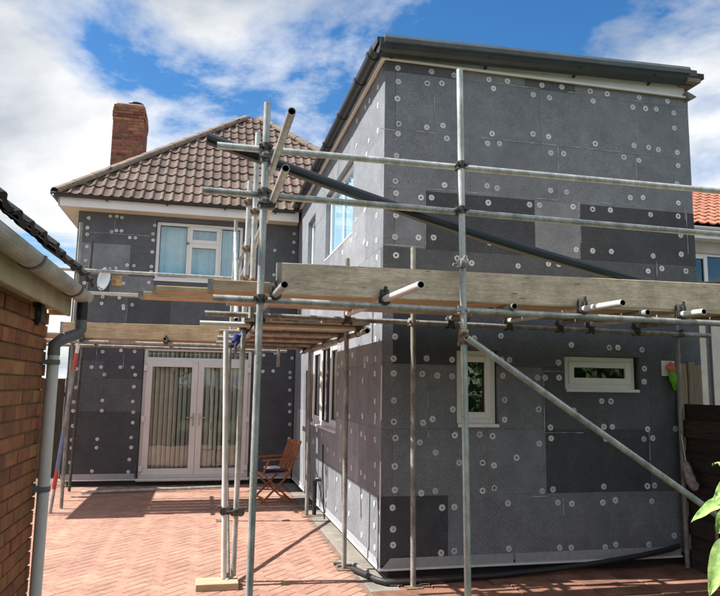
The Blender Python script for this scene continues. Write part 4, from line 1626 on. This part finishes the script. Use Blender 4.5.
# leaning painted pole
pp = thing('painted_pole', 'leaning pole with red, white and blue painted bands near the old house corner', 'pole', (-3.526, 3.80, 0))
b0, b1 = Vector((-3.526, 3.80, .01)), Vector((-3.325, 3.80, 2.26))
for t0, t1, m in ((0, .13, 'galv'), (.13, .24, 'paint_red'), (.24, .46, 'paint_blue'), (.46, .84, 'galv_old'), (.84, .94, 'paint_red'), (.94, 1, 'paint_white')):
    MB().tube(b0 + (b1 - b0) * t0, b0 + (b1 - b0) * t1, .026 if m.startswith('paint') else .0255, 14, False).build('band', m, pp)

# wooden folding chair, facing left
chair = thing('folding_chair', 'reddish wooden folding armchair by the dark inner corner', 'chair', (-.52, 4.36, 0))
CM = Matrix.Translation((-.52, 4.36, 0)) @ Matrix.Rotation(math.radians(14), 4, 'Z')


def stick(name, a, b, w, h, up=(0, 1, 0)):
    mb = MB().bar(CM @ Vector(a), CM @ Vector(b), w, h, up=CM.to_3x3() @ Vector(up))
    return mb.build(name, 'teak', chair, bevel=.004)


for s in (-1, 1):
    stick('leg', (-.25, s * .235, .43), (.24, s * .235, .0), .022, .040)
    stick('leg', (.20, s * .205, .44), (-.26, s * .205, .0), .022, .040)
    stick('back_post', (.15, s * .235, .40), (.335, s * .235, .90), .024, .040)
    stick('armrest', (-.26, s * .255, .63), (.27, s * .255, .645), .05, .022, (0, 0, 1))
    stick('arm_support', (-.25, s * .235, .42), (-.17, s * .245, .63), .024, .032)
stick('stretcher', (.19, -.22, .04), (.19, .22, .04), .02, .03, (0, 0, 1))
stick('stretcher', (-.20, -.20, .06), (-.20, .20, .06), .02, .03, (0, 0, 1))
for i in range(6):
    x = -.23 + i * .078
    stick('seat_slat', (x, -.22, .435), (x, .22, .435), .066, .016, (0, 0, 1))
stick('back_rail', (.175, -.225, .48), (.175, .225, .48), .022, .045, (0, 0, 1))
stick('back_rail', (.322, -.225, .87), (.322, .225, .87), .022, .055, (0, 0, 1))
for i in range(5):
    y = -.17 + i * .085
    stick('back_slat', (.18, y, .49), (.318, y, .86), .045, .012, (1, 0, -.35))
cs = MB()
cs.box(-.22, .12, -.19, .19, .446, .485, M=CM)
tag(cs.build('seat_cushion', 'cushion', bevel=.015, base=(-.52, 4.36, .446)), 'dark blue cushion on the wooden chair seat', 'cushion')
cs = MB()
cs.box(-.16, .06, -.14, .03, .487, .505, M=CM)
cs.box(-.15, .05, -.13, .02, .5055, .517, M=CM)
tag(cs.build('folded_cloth', 'paper', bevel=.006, base=(-.52, 4.3, .486)), 'white folded cloth lying on the blue chair cushion', 'cloth')

# satellite dish and the plywood pad behind it
dish = thing('satellite_dish', 'grey satellite dish below the upstairs guard rail on the old house', 'dish', (-3.22, HY, 3.5))
dc = Vector((-3.37, 5.97, 3.50))
dn = Vector((-.72, -.62, .10)).normalized()
Md = dn.to_track_quat('Z', 'Y').to_matrix()
d_ = MB()
prof = [(0.001, -.035), (.07, -.031), (.13, -.021), (.19, -.004), (.195, 0), (.19, .002), (.13, -.015), (.07, -.025), (.001, -.029)]
d_.lathe(prof, dc, 24, M=Md @ Matrix.Diagonal((1, 1.08, 1)))
d_.build('reflector', 'dish', dish)
MB().tube(dc - dn * .03, Vector((-3.20, HY - .03, 3.50)), .016, 10, False).build('mount_arm', 'galv_old', dish)
MB().tube(dc - Vector((0, 0, .19)), dc + dn * .26 - Vector((0, 0, .12)), .010, 8, False).build('feed_arm', 'galv_old', dish)
MB().tube(dc + dn * .25 - Vector((0, 0, .12)), dc + dn * .29 - Vector((0, 0, .02)), .025, 10, False).build('feed_horn', 'dish', dish)
MB().box(-3.27, -3.10, HY - .022, HY - .003, 3.42, 3.60).build('mounting_board', 'ply', dish, bevel=.002)

# black drain hose at the foot of the wall
h = MB()
h.sweep([(-.17, .33, .03), (-.10, .12, .035), (-.045, -.06, .035), (.02, -.15, .034), (.16, -.165, .034), (.6, -.15, .034), (1.1, -.12, .036), (1.6, -.085, .05),
         (2.1, -.075, .085), (2.6, -.07, .135), (2.95, -.065, .185), (3.06, -.05, .21)], .026, 10)
tag(h.build('drain_hose', 'hose', base=(1.4, -.1, 0)), 'black drain hose lying along the foot of the front wall', 'hose')
h = MB()
h.sweep([(-.30, .62, .022), (-.21, .60, .026), (-.14, .52, .03), (-.10, .42, .032), (-.06, .20, .034)], .020, 8)
h.sweep([(-.29, .50, .018), (-.20, .52, .024), (-.14, .50, .03)], .014, 8)
tag(h.build('pipe_offcut', 'hose_grey', base=(-.2, .5, 0)), 'short grey branched pipe lying by the extension corner', 'pipe')
# standpipe by the side wall
h = thing('standpipe', 'short black standpipe with drooping cable by the sunlit side wall', 'pipe', (-.075, 3.20, 0))
MB().tube((-.075, 3.20, 0), (-.075, 3.20, .40), .028, 12, False).build('pipe', 'black_plastic', h)
MB().sweep([(-.075, 3.20, .38), (-.075, 3.20, .44), (-.06, 3.19, .465), (-.02, 3.17, .47), (.02, 3.15, .47)], .030, 12).build('elbow', 'black_plastic', h)
MB().sweep([(-.012, 3.0, .95), (-.02, 2.93, .74), (-.03, 2.84, .55), (-.03, 2.78, .36), (-.03, 2.72, .16), (-.03, 2.66, .04)], .009, 6).build('cable', 'black_plastic', h)

# glove-like cloth pushed into the wall socket
gv = thing('cloth_bundle', 'green and pink cloth bundle stuffed into the white wall plate', 'cloth', (3.08, -.05, 1.85))


def lumpy(pts, radii, seed):
    mb = MB().sweep(pts, .03, 14, radii=radii)
    for v_ in mb.v:
        nn = mnoise.noise_vector(v_ * 42 + Vector((seed, 0, 0)))
        v_ += nn * .017
    return mb


lumpy([(3.035, -.02, 1.975), (3.06, -.045, 1.985), (3.085, -.055, 1.965), (3.105, -.06, 1.93), (3.11, -.055, 1.90)], [.02, .042, .05, .044, .03], 1).build('pink_cloth', 'glove_pink', gv)
lumpy([(3.06, -.045, 1.935), (3.085, -.058, 1.90), (3.10, -.062, 1.855), (3.105, -.055, 1.81), (3.115, -.045, 1.77), (3.112, -.04, 1.745)], [.026, .05, .056, .040, .034, .012], 2).build('green_cloth', 'glove_green', gv)
MB().sweep([(3.112, -.045, 1.76), (3.108, -.03, 1.5), (3.14, -.06, 1.2), (3.13, -.12, 1.05)], .004, 5).build('cord', 'black_plastic', gv)
# hanging wrapped bundle
bd = thing('wrapped_bundle', 'pinkish wrapped bundle hanging against the dark plank fence', 'bundle', (3.065, -.26, .9))
lumpy([(3.07, -.19, 1.04), (3.065, -.205, 1.01), (3.055, -.23, .97), (3.045, -.255, .93), (3.04, -.28, .89), (3.04, -.30, .855), (3.045, -.32, .82), (3.055, -.335, .79)], [.012, .030, .040, .036, .050, .042, .046, .016], 5).build('wrap', 'bundle', bd)
lumpy([(3.05, -.225, .98), (3.035, -.26, .95), (3.02, -.285, .90), (3.03, -.30, .86)], [.008, .018, .020, .008], 8).build('loose_flap', 'paper', bd)
MB().sweep([(3.070, -.20, 1.03), (3.075, -.17, 1.15), (3.095, -.12, 1.3)], .005, 5).build('cord', 'paper', bd)

# ------------------------------------------------------------------ right boundary: plank fence and upright boards
FXP = 3.142
fence = thing('plank_fence', 'dark horizontal plank fence at the right edge beside the extension', 'fence', (FXP, -.15, 0))
for i in range(10):
    z0 = .01 + i * .158
    dx = .028 if i % 2 else 0.0
    mb = MB().box(FXP + dx, FXP + dx + .026, -3.3, -.075 + random.uniform(-.02, .0), z0, z0 + .172)
    mb.build('plank', 'sleeper', fence, bevel=.004)
for yy in (-.30, -1.7, -3.2):
    MB().box(FXP + .056, FXP + .13, yy - .04, yy + .04, 0, 1.58).build('post', 'sleeper', fence)
ub = thing('upright_boards', 'grey brown upright boards standing against the right end of the extension wall', 'boards', (3.28, -.09, 0))
for i, (x0, x1, zt) in enumerate(((3.16, 3.255, 2.015), (3.258, 3.345, 2.03), (3.348, 3.43, 2.00))):
    mb = MB()
    for k in range(1):
        mb.box(x0, x1, -.050 - .010 * (i % 2), -.026 - .010 * (i % 2), 0.0, zt)
    mb.build('board', 'fence_board', ub, bevel=.004)

# neighbouring house
nh = thing('neighbour_house', 'neighbouring house with orange tiled roof and white framed windows beyond the extension', 'house', (7.2, 5.2, 0))
NY = 5.2
NH = [(7.62, 8.62, 3.35, 4.50)]
mb = MB()
for a0, a1, b0, b1 in cut((6.9, 13.0, 0, 4.8), NH):
    mb.box(a0, a1, NY, NY + .25, b0, b1)
mb.box(6.9, 7.15, NY + .25, 11, 0, 4.8)
mb.box(12.75, 13, NY + .25, 11, 0, 4.8)
mb.build('wall', 'render_cream', nh)
window(nh, 'F', 7.62, 8.62, 3.36, 4.50, NY + .05, [(7.68, 8.10, 3.43, 4.44, True), (8.15, 8.56, 3.43, 4.44, False)], 'upvc', 'glass_dark')
MB().box(7.3, 9.0, NY + .5, NY + .52, 2.6, 4.7).build('room_divider', 'interior', nh)
mb = MB()
mb.box(6.7, 13.2, NY - .28, NY - .25, 4.73, 4.93)
mb.build('fascia_board', 'fascia', nh)
MB().box(6.7, 13.2, NY - .249, NY + .02, 4.735, 4.76).build('soffit', 'fascia', nh)
gm = MB()
gm.extrude([(NY - .335 + .05 * math.cos(a), 4.94 + .05 * math.sin(a)) for a in [math.pi + i * math.pi / 8 for i in range(9)]] + [(NY - .335 + .045 * math.cos(a), 4.945 + .045 * math.sin(a)) for a in [2 * math.pi - i * math.pi / 8 for i in range(9)]], (6.7, 0, 0), 'x', 6.5)
gm.build('gutter', 'fascia', nh)
NP = math.tan(math.radians(31))
nr = MB().add([(6.65, NY - .3, 4.95), (13.2, NY - .3, 4.95), (13.2, NY + 2.75, 4.95 + 3.05 * NP), (6.65, NY + 2.75, 4.95 + 3.05 * NP),
               (13.2, NY + 5.8, 4.95), (6.65, NY + 5.8, 4.95)], [(0, 1, 2, 3), (3, 2, 4, 5), (0, 3, 5), (1, 4, 2)]).build('roof', 'roof_felt', nh, recalc=False)
nv, nf = tile_verts(.23, .30, 1, .03, .012)
n_me = bpy.data.meshes.new('roof_tile')
n_me.from_pydata(nv, [], nf)
n_me.materials.append(MATS['orange_tile'])
M_n = slope_matrix((6.62, NY - .36, 4.95 + .03), (1, 0, 0), (0, 1, NP))
ns = MB()
nb = world_loc(nh)
for j in range(12):
    for i in range(28):
        T = Matrix.Translation((i * .231, j * .30, random.uniform(0, .006)))
        if 4 < i < 18:
            o = place('roof_tile', n_me, nr)
            o.matrix_local = Matrix.Translation(-nb) @ M_n @ T @ Matrix.Rotation(random.uniform(-.01, .01), 4, 'Z')
        else:
            ns.add([M_n @ T @ Vector(q) for q in nv], nf)
tag(ns.build('roof_tiles', 'orange_tile', nr, recalc=False), kind='stuff')
hip((6.6, NY + 2.75, 4.98 + 3.05 * NP), (13.2, NY + 2.75, 4.98 + 3.05 * NP), nr, 'orange_tile', .09)
MB().tube((7.45, NY - .06, 0), (7.45, NY - .06, 4.7), .036, 12, False).build('downpipe', 'fascia', nh)
# neighbour's scaffold bracket arm seen past the corner
MB().tube((6.3, 3.6, 3.55), (8.3, 3.9, 3.75), .03, 12, False).build('canopy_arm', 'black_plastic', nh)
MB().tube((6.75, 3.7, 0), (6.75, 3.7, 3.62), .045, 12, False).build('canopy_post', 'black_plastic', nh)

# ------------------------------------------------------------------ left background: dark boundary fence
bf = thing('boundary_fence', 'dark upright board fence glimpsed between garage and old house', 'fence', (-6.0, 7.5, 0))
for i in range(34):
    x = -8.6 + i * .135
    MB().box(x, x + .128, 7.5 + .012 * (i % 2), 7.52 + .012 * (i % 2), 0, 1.8 + random.uniform(-.01, .01)).build('board', 'fence_dark', bf)
MB().bar((-8.6, 7.56, 1.5), (-4.0, 7.56, 1.5), .04, .08).build('rail', 'fence_dark', bf)
hv = thing('safety_vest', 'yellow and red safety vest hung beside the old house corner', 'vest', (-4.25, 5.2, 1.25))
v = MB()
vs, fs = [], []
for i in range(9):
    for j in range(7):
        u, t = i / 8, j / 6
        vs.append((-4.32 + .26 * u, 5.2 + .05 * math.sin(u * 9 + t * 2), 1.62 - .62 * t - .04 * math.sin(u * math.pi)))
for i in range(8):
    for j in range(6):
        fs.append((i * 7 + j, (i + 1) * 7 + j, (i + 1) * 7 + j + 1, i * 7 + j + 1))
k = len(vs)
vs += [(x, y + .02, z) for x, y, z in vs]
fs += [tuple(q + k for q in f)[::-1] for f in fs]
v.add(vs, fs, 0, True)
v.build('cloth', 'hivis', hv, recalc=False)
v = MB()
v.box(-4.32, -4.06, 5.13, 5.145, 1.20, 1.25)
v.box(-4.25, -4.20, 5.13, 5.145, 1.25, 1.55)
v.build('band', 'hivis_red', hv)
MB().tube((-4.19, 5.2, 1.55), (-4.19, 5.2, 2.33), .006, 6, False).build('cord', 'black_plastic', hv)

# ------------------------------------------------------------------ plant with large leaves at the right edge
plant = thing('leafy_plant', 'bright green large leaved plant reaching in at the lower right edge', 'plant', (1.06, -3.05, 0))


def leaf(base, tip, width, face, parent, droop=0.02, wave=0.006):
    """a broad leaf from base to tip whose upper side looks towards `face`"""
    base, tip = Vector(base), Vector(tip)
    d = (tip - base)
    ln = d.length
    d.normalize()
    s = d.cross(Vector(face)).normalized()
    u = s.cross(d)
    vs, fs = [], []
    n = 12
    for i in range(n + 1):
        t = i / n
        wd = width * .5 * (math.sin(math.pi * t ** .72) ** .75 if 0 < t < 1 else 0.0) + .0006
        c = base + d * (ln * t) + u * (droop * math.sin(math.pi * t)) - Vector((0, 0, droop * t * t))
        for k, q in enumerate((-1, -.5, 0, .5, 1)):
            rip = wave * math.sin(t * 22 + k * 2.1) * abs(q)
            vs.append(c + s * wd * q + u * (.28 * wd * abs(q) + rip - (.004 if k == 2 else 0)))
    for i in range(n):
        for k in range(4):
            fs.append((5 * i + k, 5 * i + k + 1, 5 * i + 6 + k, 5 * i + 5 + k))
    MB().add(vs, fs, 0, True).build('leaf', 'leaf_plant', parent, recalc=False)


def stem(pts):
    MB().sweep(pts, .01, 8, radii=[.012 - .006 * i / len(pts) for i in range(len(pts))]).build('stem', 'stem_green', plant)


PLY = -3.0
pp_ = lambda x, y, dy=0.0: tuple(on(x, y, 1, PLY + dy))
sx0 = pp_(733, 470)[0]
stem([(sx0 + .05, PLY, 0), (sx0 + .05, PLY, .4), (sx0 + .03, PLY, .8), pp_(731, 540), pp_(729, 500), pp_(728, 462)])
stem([(sx0 + .12, PLY - .05, 0), (sx0 + .13, PLY - .04, .4), (sx0 + .12, PLY - .03, .8)])
FC = (-.45, -.75, .5)
leaf(pp_(732, 497), pp_(691, 518, -.05), .062, (-.2, -.6, .75), plant)
leaf(pp_(731, 480), pp_(713, 497, -.04), .055, FC, plant)
leaf(pp_(730, 508), pp_(717, 530, .04), .07, FC, plant)
leaf(pp_(728, 538), pp_(709, 590, -.06), .105, FC, plant, .03)
leaf(pp_(733, 528), pp_(752, 580, -.05), .13, FC, plant, .03)
leaf(pp_(730, 490), pp_(765, 500, .03), .11, (.1, -.6, .8), plant)
leaf(pp_(729, 465), pp_(738, 430), .07, (-.3, -.9, .2), plant)
leaf(pp_(731, 545), pp_(775, 560, .10), .13, (0, -.5, .9), plant)
leaf(pp_(729, 470), pp_(712, 462, .12), .06, (-.2, -.4, .9), plant)


# ------------------------------------------------------------------ garden behind the viewer (mirrored in the glass)
def tree(x, y, hgt, rad, label, seed, leaves=2600):
    R = random.Random(seed)
    t = thing('garden_tree', label, 'tree', (x, y, 0), 'trees in the garden')
    tk = MB()
    top = hgt * .62
    tk.sweep([(x, y, -.05), (x + .05, y, hgt * .2), (x - .06, y + .05, hgt * .42), (x, y, top)], .15, 8, radii=[.17, .13, .10, .05])
    for k in range(7):
        a = k * 2.4
        z0_ = hgt * R.uniform(.25, .5)
        tk.sweep([(x, y, z0_), (x + math.cos(a) * rad * .35, y + math.sin(a) * rad * .35, z0_ + .5), (x + math.cos(a) * rad * .75, y + math.sin(a) * rad * .75, z0_ + 1.3)], .05, 6, radii=[.06, .04, .015])
    tk.build('trunk', 'bark', t)
    cl = [(Vector((R.gauss(0, 1), R.gauss(0, 1), R.gauss(0, 1))).normalized() * R.uniform(.25, .85)) for _ in range(16)]
    cr_ = MB()
    for i in range(leaves):
        c = cl[i % len(cl)] + Vector((R.gauss(0, .17), R.gauss(0, .17), R.gauss(0, .17)))
        p = Vector((x + c.x * rad, y + c.y * rad, hgt * .62 + c.z * hgt * .38))
        a = Vector((R.gauss(0, 1), R.gauss(0, 1), R.gauss(0, 1))).normalized() * R.uniform(.10, .18)
        b = a.orthogonal().normalized() * a.length * .6
        cr_.add([p - a, p + b, p + a, p - b], [(0, 1, 2, 3)])
    tag(cr_.build('crown', 'leaf_tree', t, recalc=False), kind='stuff')


tree(-3.5, -19, 6.5, 2.6, 'garden tree left of centre behind the viewer', 1)
tree(2.2, -21, 7.5, 3.0, 'tallest garden tree behind the viewer', 2)
tree(7.2, -13, 6.0, 2.5, 'garden tree on the right behind the viewer', 3)
tree(-9.5, -22, 7.0, 3.0, 'garden tree far left behind the viewer', 4)
hd = MB()
hd2 = MB()
RH = random.Random(9)
for i in range(9000):
    p = Vector((RH.uniform(-16, 14), -16 + RH.uniform(-.5, .5), RH.uniform(0, 1.7) + .15 * math.sin(i)))
    a = Vector((RH.gauss(0, 1), RH.gauss(0, 1), RH.gauss(0, 1))).normalized() * .10
    b = a.orthogonal().normalized() * .06
    hd.add([p - a, p + b, p + a, p - b], [(0, 1, 2, 3)])
for i in range(12000):
    p = Vector((9.6 + RH.uniform(-.6, .6), RH.uniform(-17, -1.5), RH.uniform(0, 3.4) + .25 * math.sin(i)))
    a = Vector((RH.gauss(0, 1), RH.gauss(0, 1), RH.gauss(0, 1))).normalized() * .12
    b = a.orthogonal().normalized() * .07
    hd2.add([p - a, p + b, p + a, p - b], [(0, 1, 2, 3)])
hd2.box(9.3, 9.9, -17, -1.5, 0, 3.0)
tag(hd2.build('hedge', 'leaf_tree', recalc=False), 'tall green hedge along the right side of the garden', 'hedge')
hd.box(-16, 14, -16.3, -15.7, 0, 1.5)
tag(hd.build('hedge', 'leaf_tree', recalc=False), 'clipped green hedge at the far end of the garden', 'hedge', kind=None)
